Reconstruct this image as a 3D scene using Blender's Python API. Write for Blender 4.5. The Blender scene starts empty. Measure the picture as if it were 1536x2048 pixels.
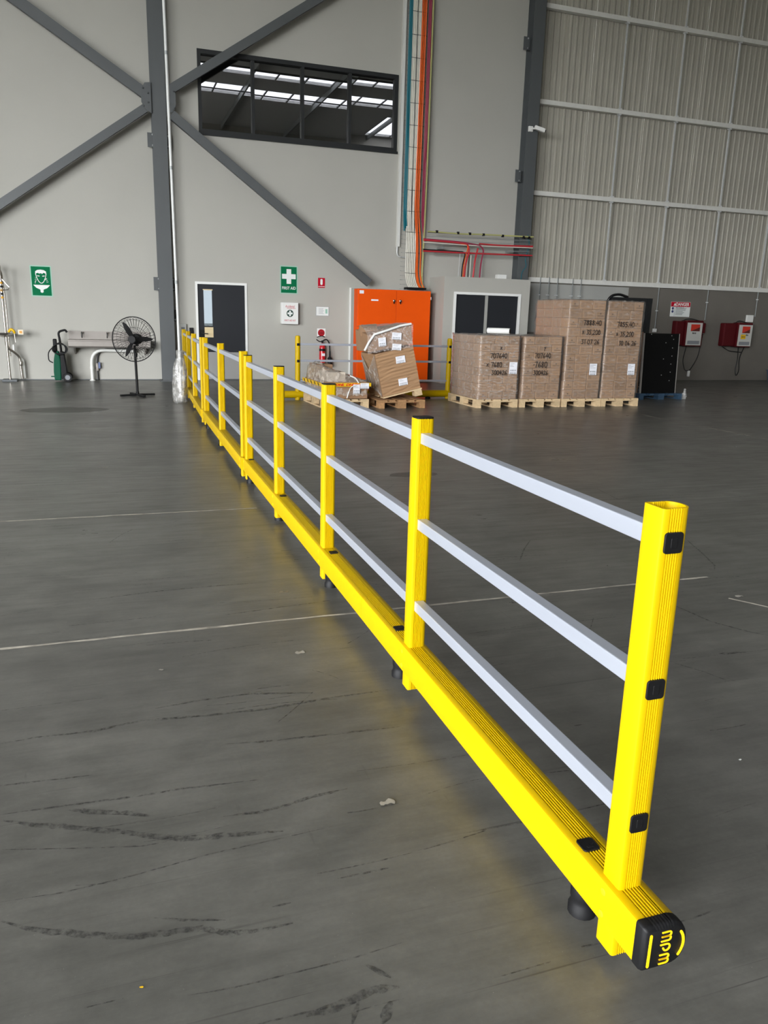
import bpy, bmesh, math, random
from mathutils import Vector, Matrix
random.seed(7)
PI = math.pi
SC = bpy.context.scene
COL = SC.collection

# ------------------------------------------------------------------ camera
F_PX = 1550.764
YAW, PITCH, ROLL = 0.335684, 0.247198, 0.027857
cy, sy = math.cos(YAW), math.sin(YAW)
cp, sp = math.cos(PITCH), math.sin(PITCH)
Fv = Vector((sy * cp, cy * cp, -sp))
Rv = Vector((cy, -sy, 0.0))
Uv = Rv.cross(Fv)
cr, sr = math.cos(ROLL), math.sin(ROLL)
R2 = cr * Rv + sr * Uv
U2 = cr * Uv - sr * Rv
cam_data = bpy.data.cameras.new('camera')
cam = bpy.data.objects.new('camera', cam_data)
COL.objects.link(cam)
cam.matrix_world = Matrix(((R2.x, U2.x, -Fv.x, 0.0), (R2.y, U2.y, -Fv.y, 0.0),
                           (R2.z, U2.z, -Fv.z, 1.485), (0, 0, 0, 1)))
cam_data.sensor_fit = 'VERTICAL'
cam_data.sensor_height = 36.0
cam_data.sensor_width = 27.0
cam_data.lens = F_PX * 36.0 / 2048.0
cam_data.clip_start = 0.05
cam_data.clip_end = 400
SC.camera = cam

# ------------------------------------------------------------------ world, daylight, exposure
WORLD_STRENGTH = 20.0
EXPOSURE = 0.72
w = bpy.data.worlds.new('overcast_sky')
SC.world = w
w.use_nodes = True
bg = w.node_tree.nodes['Background']
bg.inputs['Color'].default_value = (0.94, 0.965, 1.0, 1)
bg.inputs['Strength'].default_value = WORLD_STRENGTH


def portal(name, loc, rot, sx, sz):
    l = bpy.data.lights.new(name, 'AREA')
    l.shape = 'RECTANGLE'
    l.size = sx
    l.size_y = sz
    l.cycles.is_portal = True
    o = bpy.data.objects.new(name, l)
    COL.objects.link(o)
    o.location = loc
    o.rotation_euler = rot
    return o


XL, XR, YB, ROOF = -16.0, 24.0, -9.5, 11.2        # room extents
DOORS_L = [(-9.0, 1.6, 0.0, 7.0)]                                        # y0 y1 z0 z1 openings in the far left wall
DOORS_B = [(-14.0, -6.0, 0.0, 8.0)]   # x0 x1 z0 z1 loading dock openings behind the camera
SKY_STRIPS = [(3.8, 13.4, -0.15, 0.7), (3.8, 13.4, -3.4, -1.9)]
ADDED_SKY_PATCH = (13.2, 16.2, -9.2, -5.0)  # unseen roof opening added for the bright corner in the window reflection
for d in DOORS_L:
    portal('portal_left_door', (XL, (d[0] + d[1]) / 2, (d[2] + d[3]) / 2), (0, -PI / 2, 0), d[3] - d[2], d[1] - d[0])
for d in DOORS_B:
    portal('portal_rear_door', ((d[0] + d[1]) / 2, YB, (d[2] + d[3]) / 2), (PI / 2, 0, 0), d[1] - d[0], d[3] - d[2])
for s in SKY_STRIPS + [ADDED_SKY_PATCH]:
    portal('portal_skylight', ((s[0] + s[1]) / 2, (s[2] + s[3]) / 2, ROOF), (0, 0, 0), s[1] - s[0], s[3] - s[2])

SC.view_settings.view_transform = 'Standard'
SC.view_settings.look = 'None'
SC.view_settings.gamma = 1.0
SC.view_settings.use_curve_mapping = False
SC.view_settings.exposure = EXPOSURE
SC.cycles.use_denoising = True
SC.cycles.max_bounces = 10
SC.cycles.diffuse_bounces = 6
SC.cycles.glossy_bounces = 4
SC.cycles.transparent_max_bounces = 16
SC.cycles.sample_clamp_indirect = 6.0
SC.cycles.caustics_reflective = False
SC.cycles.caustics_refractive = False


# ------------------------------------------------------------------ materials
def lin(c):
    if isinstance(c, str):
        c = tuple(int(c[i:i + 2], 16) / 255 for i in (0, 2, 4))
    return tuple((v / 12.92 if v <= 0.04045 else ((v + 0.055) / 1.055) ** 2.4) for v in c) + (1.0,)


MATS = {}


def mat(name, color, rough=0.5, metal=0.0, spec=0.5, var=0.0, vscale=8.0, bump=0.0, bscale=60.0, rand=0.0, coat=0.0,
        stretch=(1, 1, 1)):
    if name in MATS:
        return MATS[name]
    m = bpy.data.materials.new(name)
    m.use_nodes = True
    nt = m.node_tree
    b = nt.nodes['Principled BSDF']
    b.inputs['Base Color'].default_value = lin(color)
    b.inputs['Roughness'].default_value = rough
    b.inputs['Metallic'].default_value = metal
    b.inputs['Specular IOR Level'].default_value = spec
    if coat:
        b.inputs['Coat Weight'].default_value = coat
        b.inputs['Coat Roughness'].default_value = 0.1
    if var or bump or rand:
        tc = nt.nodes.new('ShaderNodeTexCoord')
        mp = nt.nodes.new('ShaderNodeMapping')
        mp.inputs['Scale'].default_value = stretch
        nt.links.new(tc.outputs['Object'], mp.inputs['Vector'])
    last = None
    if var:
        nz = nt.nodes.new('ShaderNodeTexNoise')
        nz.inputs['Scale'].default_value = vscale
        nz.inputs['Detail'].default_value = 5
        nt.links.new(mp.outputs['Vector'], nz.inputs['Vector'])
        mr = nt.nodes.new('ShaderNodeMapRange')
        mr.inputs['From Min'].default_value = 0.3
        mr.inputs['From Max'].default_value = 0.7
        mr.inputs['To Min'].default_value = 1 - var
        mr.inputs['To Max'].default_value = 1 + var
        nt.links.new(nz.outputs['Fac'], mr.inputs['Value'])
        last = mr.outputs['Result']
    if rand:
        oi = nt.nodes.new('ShaderNodeObjectInfo')
        mr2 = nt.nodes.new('ShaderNodeMapRange')
        mr2.inputs['To Min'].default_value = 1 - rand
        mr2.inputs['To Max'].default_value = 1 + rand
        nt.links.new(oi.outputs['Random'], mr2.inputs['Value'])
        if last is None:
            last = mr2.outputs['Result']
        else:
            mm = nt.nodes.new('ShaderNodeMath')
            mm.operation = 'MULTIPLY'
            nt.links.new(last, mm.inputs[0])
            nt.links.new(mr2.outputs['Result'], mm.inputs[1])
            last = mm.outputs[0]
    if last is not None:
        hs = nt.nodes.new('ShaderNodeVectorMath')
        hs.operation = 'SCALE'
        hs.inputs[0].default_value = lin(color)[:3]
        nt.links.new(last, hs.inputs['Scale'])
        nt.links.new(hs.outputs[0], b.inputs['Base Color'])
    if bump:
        n2 = nt.nodes.new('ShaderNodeTexNoise')
        n2.inputs['Scale'].default_value = bscale
        n2.inputs['Detail'].default_value = 4
        nt.links.new(mp.outputs['Vector'], n2.inputs['Vector'])
        bp = nt.nodes.new('ShaderNodeBump')
        bp.inputs['Strength'].default_value = bump
        bp.inputs['Distance'].default_value = 0.01
        nt.links.new(n2.outputs['Fac'], bp.inputs['Height'])
        nt.links.new(bp.outputs['Normal'], b.inputs['Normal'])
    MATS[name] = m
    return m


M = {}
M['wall'] = mat('painted_concrete', 'b0aea6', 0.75, spec=0.3, var=0.03, vscale=0.8, bump=0.05, bscale=25)
M['dado'] = mat('bare_concrete', '6c6861', 0.8, spec=0.3, var=0.08, vscale=1.2, bump=0.08, bscale=20)
M['dado_light'] = mat('light_concrete', 'a3a39e', 0.8, spec=0.3, var=0.05, vscale=1.5)
M['clad'] = mat('zinc_cladding', 'a8a498', 0.5, 0.0, var=0.05, vscale=1.5)
M['galv'] = mat('galvanised', '8f9392', 0.45, 0.3, var=0.06, vscale=12)
M['girt'] = mat('pale_girt', 'd9d8d2', 0.5, 0.0, var=0.05, vscale=6)
M['galv_bright'] = mat('galvanised_bright', 'd2d4d3', 0.35, 0.2, var=0.05, vscale=20)
M['pole'] = mat('pole_pale', 'c4c5c2', 0.5, 0.1, var=.05, vscale=5)
M['steel_grey'] = mat('grey_steel_paint', '535657', 0.5, var=0.03, vscale=3)
M['bolt'] = mat('zinc_bolt', 'c4c6c6', 0.35, 0.6)
M['black'] = mat('black_plastic', '101011', 0.55, spec=.25, var=0.1, vscale=20)
M['black_gloss'] = mat('black_gloss', '141415', 0.25)
M['fan_black'] = mat('fan_black', '101010', 0.6, spec=.25)
M['rubber'] = mat('rubber', '0d0d0e', 0.6, spec=.3)
M['frame_black'] = mat('black_frame', '1d1f20', 0.4)
M['yellow'] = mat('yellow_polymer', 'c4a200', 0.46, spec=.22, var=0.02, vscale=14)
M['yellow_logo'] = mat('yellow_logo', 'f5c60a', 0.5)
M['alu'] = mat('anodised_aluminium', 'babfca', 0.36, 0.5, var=0.03, vscale=10, stretch=(1, .2, 1))
M['door'] = mat('charcoal_door', '232529', 0.6, spec=.3)
M['white'] = mat('white_paint', 'e8e8e4', 0.5)
M['white_plastic'] = mat('white_plastic', 'e2e2de', 0.4)
M['pvc'] = mat('pvc_pipe', 'dcdcd6', 0.35)
M['stainless'] = mat('stainless', '96908a', 0.5, 0.3, spec=.3, var=0.05, vscale=6)
M['pipe_steel'] = mat('polished_pipe', 'bdb7ae', .2, .9)
M['chrome'] = mat('chrome', 'a8a8a8', 0.14, 1.0)
M['orange'] = mat('orange_enamel', 'ea5400', 0.6, spec=.2, var=0.02, vscale=3)
M['cabinet_grey'] = mat('cabinet_grey', 'a2a29c', 0.5)
M['green_sign'] = mat('safety_green', '0a6a43', 0.75, spec=.12)
M['sign_white'] = mat('sign_white', 'e6e9e6', 0.7, spec=.15)
M['sign_rim'] = mat('sign_rim', '9cc4b2', 0.7, spec=.15)
M['sign_red'] = mat('sign_red', 'b5122a', 0.7, spec=.15)
M['ink'] = mat('ink', '1c1a1c', 0.6)
M['ink_grey'] = mat('ink_grey', '85888c', 0.6)
M['ink_red'] = mat('ink_red', 'bf2a3c', 0.6)
M['ink_blue'] = mat('ink_blue', '3a4470', 0.6)
M['beige'] = mat('beige_board', 'd8c49a', 0.6)
M['red_ext'] = mat('extinguisher_red', 'c4121f', 0.3, coat=0.3)
M['charger'] = mat('charger_red', '4f0c13', 0.55, spec=.25)
M['charger_panel'] = mat('charger_panel', 'c4c4be', 0.45)
M['charger_screen'] = mat('charger_screen', 'c8301f', 0.3)
M['green_tool'] = mat('green_plastic', '0a4f38', 0.6, spec=.2)
M['tank'] = mat('grey_plastic', '54585a', 0.5)
M['wood'] = mat('pallet_pine', 'cdb38c', 0.7, var=0.13, vscale=5, rand=0.12, stretch=(6, 1.2, 6))
M['wood_dark'] = mat('pallet_old', 'a67e55', 0.75, var=0.18, vscale=5, rand=0.15, stretch=(6, 1.2, 6))
M['blue_wood'] = mat('pallet_blue', '2f485e', 0.65, var=0.12, vscale=6, rand=0.08)
M['mdf'] = mat('brown_board', '8a6a52', 0.7, var=0.06, vscale=5)
M['board_black'] = mat('board_black', '060606', 0.6, spec=0.2)
M['board_edge'] = mat('board_edge', '9a9690', 0.5)
M['label'] = mat('paper_label', 'e9e9ee', 0.5)
M['tape_yellow'] = mat('yellow_tape', 'e6b81a', 0.4)
M['tape_red'] = mat('tape_red', 'c8141c', 0.4)
M['teal'] = mat('cable_teal', '0d6a78', 0.45)
M['cable_white'] = mat('cable_white', 'dcd9cd', 0.5)
M['cable_orange'] = mat('cable_orange', 'e8631c', 0.5)
M['cable_red'] = mat('cable_red', 'b82d35', 0.5)
M['cable_crimson'] = mat('cable_crimson', '93304a', 0.5)
M['cable_green'] = mat('cable_green_yellow', 'b3b272', 0.5)
M['cable_black'] = mat('cable_black', '1b1b1c', 0.5)
M['forklift'] = mat('forklift_black', '16181a', 0.4)
M['roof'] = mat('roof_sheet', 'bcbcba', 0.6)
M['ground'] = mat('outdoor_concrete', '8c8c88', 0.8)
M['leaf'] = mat('leaf', '4f7a3a', 0.6, rand=0.2)
M['joint'] = mat('joint_filler', 'a39d91', 0.8, var=0.5, vscale=9)
M['crimson_belt'] = mat('belt', '3a3a3c', 0.5)
M['hazard'] = mat('hazard_yellow', 'e0a020', 0.5)
M['bin_blue'] = mat('blue_grey_bin', '46505e', 0.5)
M['debris_brown'] = mat('debris_brown', '8a7d68', 0.8)
M['debris_pale'] = mat('debris_pale', '98948a', 0.6)


def node_mat(name):
    m = bpy.data.materials.new(name)
    m.use_nodes = True
    return m, m.node_tree, m.node_tree.nodes['Principled BSDF']


def N(nt, kind, **kw):
    n = nt.nodes.new('ShaderNode' + kind)
    for k, v in kw.items():
        setattr(n, k, v)
    return n


def floor_material():
    m, nt, b = node_mat('polished_concrete_floor')
    tc = N(nt, 'TexCoord')
    L = nt.links.new

    def noise(scale, detail, stretch=(1, 1, 1), rough=0.6, rotz=0.0):
        mp = N(nt, 'Mapping')
        mp.inputs['Scale'].default_value = stretch
        mp.inputs['Rotation'].default_value = (0, 0, rotz)
        L(tc.outputs['Object'], mp.inputs['Vector'])
        n = N(nt, 'TexNoise')
        n.inputs['Scale'].default_value = scale
        n.inputs['Detail'].default_value = detail
        n.inputs['Roughness'].default_value = rough
        L(mp.outputs['Vector'], n.inputs['Vector'])
        return n.outputs['Fac']

    def rng(v, a, b_, c, d, clamp=True):
        r = N(nt, 'MapRange')
        r.clamp = clamp
        for k, x in zip(('From Min', 'From Max', 'To Min', 'To Max'), (a, b_, c, d)):
            r.inputs[k].default_value = x
        L(v, r.inputs['Value'])
        return r.outputs['Result']

    def mul(a, c):
        n = N(nt, 'Math', operation='MULTIPLY')
        L(a, n.inputs[0])
        L(c, n.inputs[1])
        return n.outputs[0]

    big = rng(noise(0.7, 6), 0.3, 0.7, 0.88, 1.12)
    mid = rng(noise(5.0, 8, (1, 1.4, 1)), 0.3, 0.7, 0.86, 1.14)
    fine = rng(noise(60.0, 6), 0.25, 0.75, 0.93, 1.07)
    streak = rng(noise(2.2, 7, (0.55, 9, 1), 0.7, 0.03), 0.34, 0.54, 0.88, 1.02)
    thin = rng(noise(1.6, 4, (0.5, 40, 1), 0.65, -0.05), 0.3, 0.37, 0.6, 1.0)
    thin2 = rng(noise(1.3, 4, (14, 1.5, 1), 0.6, 0.7), 0.27, 0.32, 0.82, 1.0)
    speck = rng(noise(160.0, 2), 0.72, 0.77, 1.0, 1.9)
    cloud = rng(noise(1.1, 9, (1, 2.0, 1), 0.75, 0.2), 0.35, 0.65, 0.78, 1.15)
    lite = rng(noise(2.4, 5, (0.7, 30, 1), 0.7, 0.08), 0.66, 0.74, 1.0, 1.3)
    f = mul(mul(mul(mul(mul(mul(mul(mul(big, mid), fine), streak), thin), thin2), speck), cloud), lite)
    sc = N(nt, 'VectorMath', operation='SCALE')
    sc.inputs[0].default_value = lin('5e5d58')[:3]
    L(f, sc.inputs['Scale'])
    L(sc.outputs[0], b.inputs['Base Color'])
    r1 = rng(noise(1.6, 6), 0.3, 0.7, 0.28, 0.35)
    r2 = rng(noise(3.0, 6, (0.6, 6, 1)), 0.3, 0.6, 1.25, 0.95)
    L(mul(r1, r2), b.inputs['Roughness'])
    b.inputs['Specular IOR Level'].default_value = 0.38
    bp = N(nt, 'Bump')
    bp.inputs['Strength'].default_value = 0.12
    bp.inputs['Distance'].default_value = 0.004
    L(noise(9, 6, (0.7, 2, 1)), bp.inputs['Height'])
    L(bp.outputs['Normal'], b.inputs['Normal'])
    return m


def skid_material():
    m, nt, b = node_mat('tyre_rubber_mark')
    L = nt.links.new
    b.inputs['Base Color'].default_value = lin('3d3c3a')
    b.inputs['Roughness'].default_value = 0.6
    tc = N(nt, 'TexCoord')
    n = N(nt, 'TexNoise')
    n.inputs['Scale'].default_value = 45
    n.inputs['Detail'].default_value = 6
    n.inputs['Roughness'].default_value = 0.7
    L(tc.outputs['Object'], n.inputs['Vector'])
    r = N(nt, 'MapRange')
    for k, x in zip(('From Min', 'From Max', 'To Min', 'To Max'), (0.42, 0.66, 0.0, 0.75)):
        r.inputs[k].default_value = x
    L(n.outputs['Fac'], r.inputs['Value'])
    L(r.outputs['Result'], b.inputs['Alpha'])
    return m


def film_material(name, opacity=0.16, tint='e9e4de', rough=0.18, scale=14.0, stretch=(1, 1, 3.0)):
    """clear stretch film: mostly see-through, wrinkled, glossy"""
    m = bpy.data.materials.new(name)
    m.use_nodes = True
    nt = m.node_tree
    L = nt.links.new
    nt.nodes.remove(nt.nodes['Principled BSDF'])
    out = nt.nodes['Material Output']
    tr = N(nt, 'BsdfTransparent')
    tr.inputs['Color'].default_value = (0.97, 0.96, 0.95, 1)
    gl = N(nt, 'BsdfGlossy')
    gl.inputs['Roughness'].default_value = rough
    df = N(nt, 'BsdfDiffuse')
    df.inputs['Color'].default_value = lin(tint)
    tc = N(nt, 'TexCoord')
    mp = N(nt, 'Mapping')
    mp.inputs['Scale'].default_value = stretch
    mp.inputs['Rotation'].default_value = (0.12, 0.1, 0)
    L(tc.outputs['Object'], mp.inputs['Vector'])
    nz = N(nt, 'TexNoise')
    nz.inputs['Scale'].default_value = scale
    nz.inputs['Detail'].default_value = 5
    L(mp.outputs['Vector'], nz.inputs['Vector'])
    bp = N(nt, 'Bump')
    bp.inputs['Strength'].default_value = 0.6
    bp.inputs['Distance'].default_value = 0.02
    L(nz.outputs['Fac'], bp.inputs['Height'])
    L(bp.outputs['Normal'], gl.inputs['Normal'])
    r = N(nt, 'MapRange')
    for k, x in zip(('From Min', 'From Max', 'To Min', 'To Max'), (0.45, 0.75, opacity * 0.6, opacity * 2.6)):
        r.inputs[k].default_value = x
    L(nz.outputs['Fac'], r.inputs['Value'])
    lw = N(nt, 'LayerWeight')
    lw.inputs['Blend'].default_value = 0.5
    L(bp.outputs['Normal'], lw.inputs['Normal'])
    pw = N(nt, 'Math', operation='POWER')
    pw.inputs[1].default_value = 3.5
    L(lw.outputs['Facing'], pw.inputs[0])
    fr = N(nt, 'MapRange')
    for k, x in zip(('From Min', 'From Max', 'To Min', 'To Max'), (0, 1, 0.035, 0.75)):
        fr.inputs[k].default_value = x
    L(pw.outputs[0], fr.inputs['Value'])
    m1 = N(nt, 'MixShader')
    L(r.outputs['Result'], m1.inputs[0])
    L(tr.outputs[0], m1.inputs[1])
    L(df.outputs[0], m1.inputs[2])
    m2 = N(nt, 'MixShader')
    L(fr.outputs[0], m2.inputs[0])
    L(m1.outputs[0], m2.inputs[1])
    L(gl.outputs[0], m2.inputs[2])
    L(m2.outputs[0], out.inputs['Surface'])
    return m


def glass_material(name, tint, mix, rough=0.0):
    """mirror reflection over a tinted see-through pane"""
    m = bpy.data.materials.new(name)
    m.use_nodes = True
    nt = m.node_tree
    L = nt.links.new
    nt.nodes.remove(nt.nodes['Principled BSDF'])
    out = nt.nodes['Material Output']
    tr = N(nt, 'BsdfTransparent')
    tr.inputs['Color'].default_value = tint + (1,)
    gl = N(nt, 'BsdfGlossy')
    gl.inputs['Roughness'].default_value = rough
    mx = N(nt, 'MixShader')
    mx.inputs[0].default_value = mix
    L(tr.outputs[0], mx.inputs[1])
    L(gl.outputs[0], mx.inputs[2])
    L(mx.outputs[0], out.inputs['Surface'])
    return m


def carton_material(name, end):
    """kraft board with printed blocks laid out in the box's own generated coordinates"""
    m, nt, b = node_mat(name)
    L = nt.links.new
    tc = N(nt, 'TexCoord')
    sx = N(nt, 'SeparateXYZ')
    L(tc.outputs['Generated'], sx.inputs[0])
    oi = N(nt, 'ObjectInfo')

    def band(sock, a, c):
        g = N(nt, 'Math', operation='GREATER_THAN')
        g.inputs[1].default_value = a
        L(sock, g.inputs[0])
        l = N(nt, 'Math', operation='LESS_THAN')
        l.inputs[1].default_value = c
        L(sock, l.inputs[0])
        mu = N(nt, 'Math', operation='MULTIPLY')
        L(g.outputs[0], mu.inputs[0])
        L(l.outputs[0], mu.inputs[1])
        return mu.outputs[0]

    def op(o, a, c):
        n = N(nt, 'Math', operation=o)
        L(a, n.inputs[0])
        L(c, n.inputs[1])
        return n.outputs[0]
    X, Z = sx.outputs['X'], sx.outputs['Z']
    if end:
        k = op('MAXIMUM', op('MULTIPLY', band(X, .44, .58), band(Z, .5, .64)),
               op('MULTIPLY', band(X, .2, .85), band(Z, .3, .37)))
        amount = 0.75
    else:
        k = op('MAXIMUM', op('MULTIPLY', band(X, .1, .36), band(Z, .25, .75)),
               op('MAXIMUM', op('MULTIPLY', band(X, .45, .9), band(Z, .62, .8)),
                  op('MULTIPLY', band(X, .45, .8), band(Z, .3, .42))))
        amount = 0.2
    mp = N(nt, 'Mapping')
    mp.inputs['Scale'].default_value = (3, 3, 30)
    L(tc.outputs['Object'], mp.inputs['Vector'])
    nz = N(nt, 'TexNoise')
    nz.inputs['Scale'].default_value = 4
    nz.inputs['Detail'].default_value = 4
    L(mp.outputs['Vector'], nz.inputs['Vector'])
    r1 = N(nt, 'MapRange')
    for kk, x in zip(('From Min', 'From Max', 'To Min', 'To Max'), (0.3, 0.7, 0.9, 1.1)):
        r1.inputs[kk].default_value = x
    L(nz.outputs['Fac'], r1.inputs['Value'])
    r2 = N(nt, 'MapRange')
    for kk, x in zip(('From Min', 'From Max', 'To Min', 'To Max'), (0, 1, 0.82, 1.14)):
        r2.inputs[kk].default_value = x
    L(oi.outputs['Random'], r2.inputs['Value'])
    sc = N(nt, 'VectorMath', operation='SCALE')
    sc.inputs[0].default_value = lin('9c7b5b')[:3]
    L(op('MULTIPLY', r1.outputs[0], r2.outputs[0]), sc.inputs['Scale'])
    mx = N(nt, 'Mix', data_type='RGBA')
    am = N(nt, 'Math', operation='MULTIPLY')
    am.inputs[1].default_value = amount
    L(k, am.inputs[0])
    L(am.outputs[0], mx.inputs['Factor'])
    L(sc.outputs[0], mx.inputs['A'])
    mx.inputs['B'].default_value = lin('3c2c22')
    L(mx.outputs['Result'], b.inputs['Base Color'])
    b.inputs['Roughness'].default_value = 0.75
    b.inputs['Specular IOR Level'].default_value = 0.25
    return m


M['floor'] = floor_material()
M['skid'] = skid_material()
M['stain'] = mat('damp_stain', '3b3a36', 0.5)
M['stain'].node_tree.nodes['Principled BSDF'].inputs['Alpha'].default_value = 0.3
M['film'] = film_material('stretch_film', 0.10)
M['film_side'] = film_material('stretch_film_dense', 0.2, 'd6cdc4')
M['film_crumple'] = film_material('crumpled_film', 0.26, 'e2d4cb', 0.2, 26, (1, 1, 1))
M['plastic'] = film_material('crumpled_plastic', 0.24, 'd8d8d4', 0.18, 16, (1, 1, 1))
M['film_grey'] = film_material('film_grey', 0.42, 'd2c6b8', 0.22, 12, (1, 1, 1))
M['glass_dark'] = glass_material('reflective_glass', (0.1, 0.115, 0.13), 0.3)
M['glass_clear'] = glass_material('tinted_door_glass', (0.14, 0.15, 0.155), 0.03)
M['skylight'] = glass_material('translucent_skylight', (0.4, 0.4, 0.41), 0.04)
M['carton_side'] = carton_material('kraft_carton_side', False)
M['carton_end'] = carton_material('kraft_carton_end', True)
M['kraft'] = mat('kraft', 'a17f5e', 0.75, spec=0.25, var=0.1, vscale=3, bump=0.5, bscale=5, stretch=(0.8, 0.8, 9))
M['kraft_plain'] = mat('kraft_plain', '98785c', 0.75, spec=0.25, var=0.08, vscale=4)


# ------------------------------------------------------------------ mesh builder
class MB:
    def __init__(self):
        self.v, self.f = [], []

    def add(self, vs, fs):
        n = len(self.v)
        self.v += [tuple(p) for p in vs]
        self.f += [tuple(i + n for i in f) for f in fs]
        return self

    def box(self, x0, x1, y0, y1, z0, z1):
        vs = [(x, y, z) for z in (z0, z1) for y in (y0, y1) for x in (x0, x1)]
        return self.add(vs, [(0, 2, 3, 1), (4, 5, 7, 6), (0, 1, 5, 4), (2, 6, 7, 3), (0, 4, 6, 2), (1, 3, 7, 5)])

    def hexa(self, p):          # 8 points: bottom 4 (ccw from above), top 4
        return self.add(p, [(3, 2, 1, 0), (4, 5, 6, 7), (0, 1, 5, 4), (1, 2, 6, 5), (2, 3, 7, 6), (3, 0, 4, 7)])

    def bar(self, p, q, wd, ht, up=(0, 0, 1)):
        p, q, up = Vector(p), Vector(q), Vector(up)
        d = (q - p).normalized()
        s = d.cross(up).normalized()
        u = s.cross(d).normalized()
        s, u = s * wd / 2, u * ht / 2
        vs = [p - s - u, p + s - u, p + s + u, p - s + u, q - s - u, q + s - u, q + s + u, q - s + u]
        return self.add(vs, [(0, 1, 2, 3), (7, 6, 5, 4), (0, 4, 5, 1), (1, 5, 6, 2), (2, 6, 7, 3), (3, 7, 4, 0)])

    def tube(self, pts, r, n=8, closed=False, caps=True):
        pts = [Vector(p) for p in pts]
        k = len(pts)
        rs = r if isinstance(r, (list, tuple)) else [r] * k
        t0 = (pts[1] - pts[0]).normalized()
        a = Vector((0, 0, 1)) if abs(t0.z) < 0.9 else Vector((1, 0, 0))
        nrm = (a - t0 * a.dot(t0)).normalized()
        rings = []
        for i, p in enumerate(pts):
            if closed:
                t = (pts[(i + 1) % k] - pts[i - 1]).normalized()
            else:
                t = (pts[min(i + 1, k - 1)] - pts[max(i - 1, 0)]).normalized()
            nrm = (nrm - t * nrm.dot(t)).normalized()
            b = t.cross(nrm)
            rings.append([p + (nrm * math.cos(2 * PI * j / n) + b * math.sin(2 * PI * j / n)) * rs[i] for j in range(n)])
        vs = [q for ring in rings for q in ring]
        fs = []
        for i in range(k if closed else k - 1):
            i2 = (i + 1) % k
            for j in range(n):
                j2 = (j + 1) % n
                fs.append((i * n + j, i * n + j2, i2 * n + j2, i2 * n + j))
        if caps and not closed:
            fs.append(tuple(range(n))[::-1])
            fs.append(tuple(range((k - 1) * n, k * n)))
        return self.add(vs, fs)

    def lathe(self, prof, n=24, origin=(0, 0, 0), axis=(0, 0, 1)):
        ax = Vector(axis).normalized()
        a = Vector((1, 0, 0)) if abs(ax.x) < 0.9 else Vector((0, 1, 0))
        u = (a - ax * a.dot(ax)).normalized()
        v = ax.cross(u)
        o = Vector(origin)
        vs, fs = [], []
        for (r, h) in prof:
            r = max(r, 1e-4)
            for j in range(n):
                vs.append(o + ax * h + (u * math.cos(2 * PI * j / n) + v * math.sin(2 * PI * j / n)) * r)
        for i in range(len(prof) - 1):
            for j in range(n):
                j2 = (j + 1) % n
                fs.append((i * n + j, i * n + j2, (i + 1) * n + j2, (i + 1) * n + j))
        fs.append(tuple(range(n))[::-1])
        fs.append(tuple(range((len(prof) - 1) * n, len(prof) * n)))
        return self.add(vs, fs)

    def prism(self, poly, d0, d1, axis='y'):
        """poly 2D extruded: axis y -> (x,z) ; axis z -> (x,y) ; axis x -> (y,z)"""
        def P(a, b, d):
            return {'y': (a, d, b), 'z': (a, b, d), 'x': (d, a, b)}[axis]
        n = len(poly)
        vs = [P(a, b, d0) for a, b in poly] + [P(a, b, d1) for a, b in poly]
        fs = [tuple(range(n)), tuple(range(2 * n - 1, n - 1, -1))]
        for i in range(n):
            j = (i + 1) % n
            fs.append((i, i + n, j + n, j))
        return self.add(vs, fs)

    def mesh(self, name):
        me = bpy.data.meshes.new(name)
        me.from_pydata(self.v, [], self.f)
        bm = bmesh.new()
        bm.from_mesh(me)
        bmesh.ops.recalc_face_normals(bm, faces=bm.faces)
        bm.to_mesh(me)
        bm.free()
        return me


def link(name, me, m=None, parent=None, smooth=None, bevel=0.0, loc=None, rot=None):
    o = bpy.data.objects.new(name, me)
    COL.objects.link(o)
    if m is not None and len(me.materials) == 0:
        me.materials.append(M[m] if isinstance(m, str) else m)
    if parent is not None:
        o.parent = parent
    if smooth is not None:
        for p in me.polygons:
            p.use_smooth = True
        me.set_sharp_from_angle(angle=math.radians(smooth))
    if bevel:
        b = o.modifiers.new('bevel', 'BEVEL')
        b.width = bevel
        b.segments = 2
        b.limit_method = 'ANGLE'
        b.angle_limit = math.radians(40)
    if loc is not None:
        o.location = loc
    if rot is not None:
        o.rotation_euler = rot
    return o


def part(name, mb, m, parent=None, smooth=None, bevel=0.0, label=None, loc=None, rot=None, kind=None):
    o = link(name, mb.mesh(name), m, parent, smooth, bevel, loc, rot)
    if label:
        o['label'] = label
    if kind:
        o['kind'] = kind
    return o


def tag(o, label, cat, group=None):
    o['label'] = label
    o['category'] = cat
    if group:
        o['group'] = group
    return o


def thing(name, label, cat, loc=(0, 0, 0), rz=0.0, group=None, rot=None):
    o = bpy.data.objects.new(name, None)
    o.empty_display_size = 0.1
    COL.objects.link(o)
    o.location = loc
    o.rotation_euler = rot if rot else (0, 0, rz)
    return tag(o, label, cat, group)


def struct(name, mb, m, parent=None, **kw):
    o = part(name, mb, m, parent, **kw)
    if parent is None:
        o['kind'] = 'structure'
    return o


def struct_root(name):
    o = bpy.data.objects.new(name, None)
    COL.objects.link(o)
    o['kind'] = 'structure'
    return o


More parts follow.
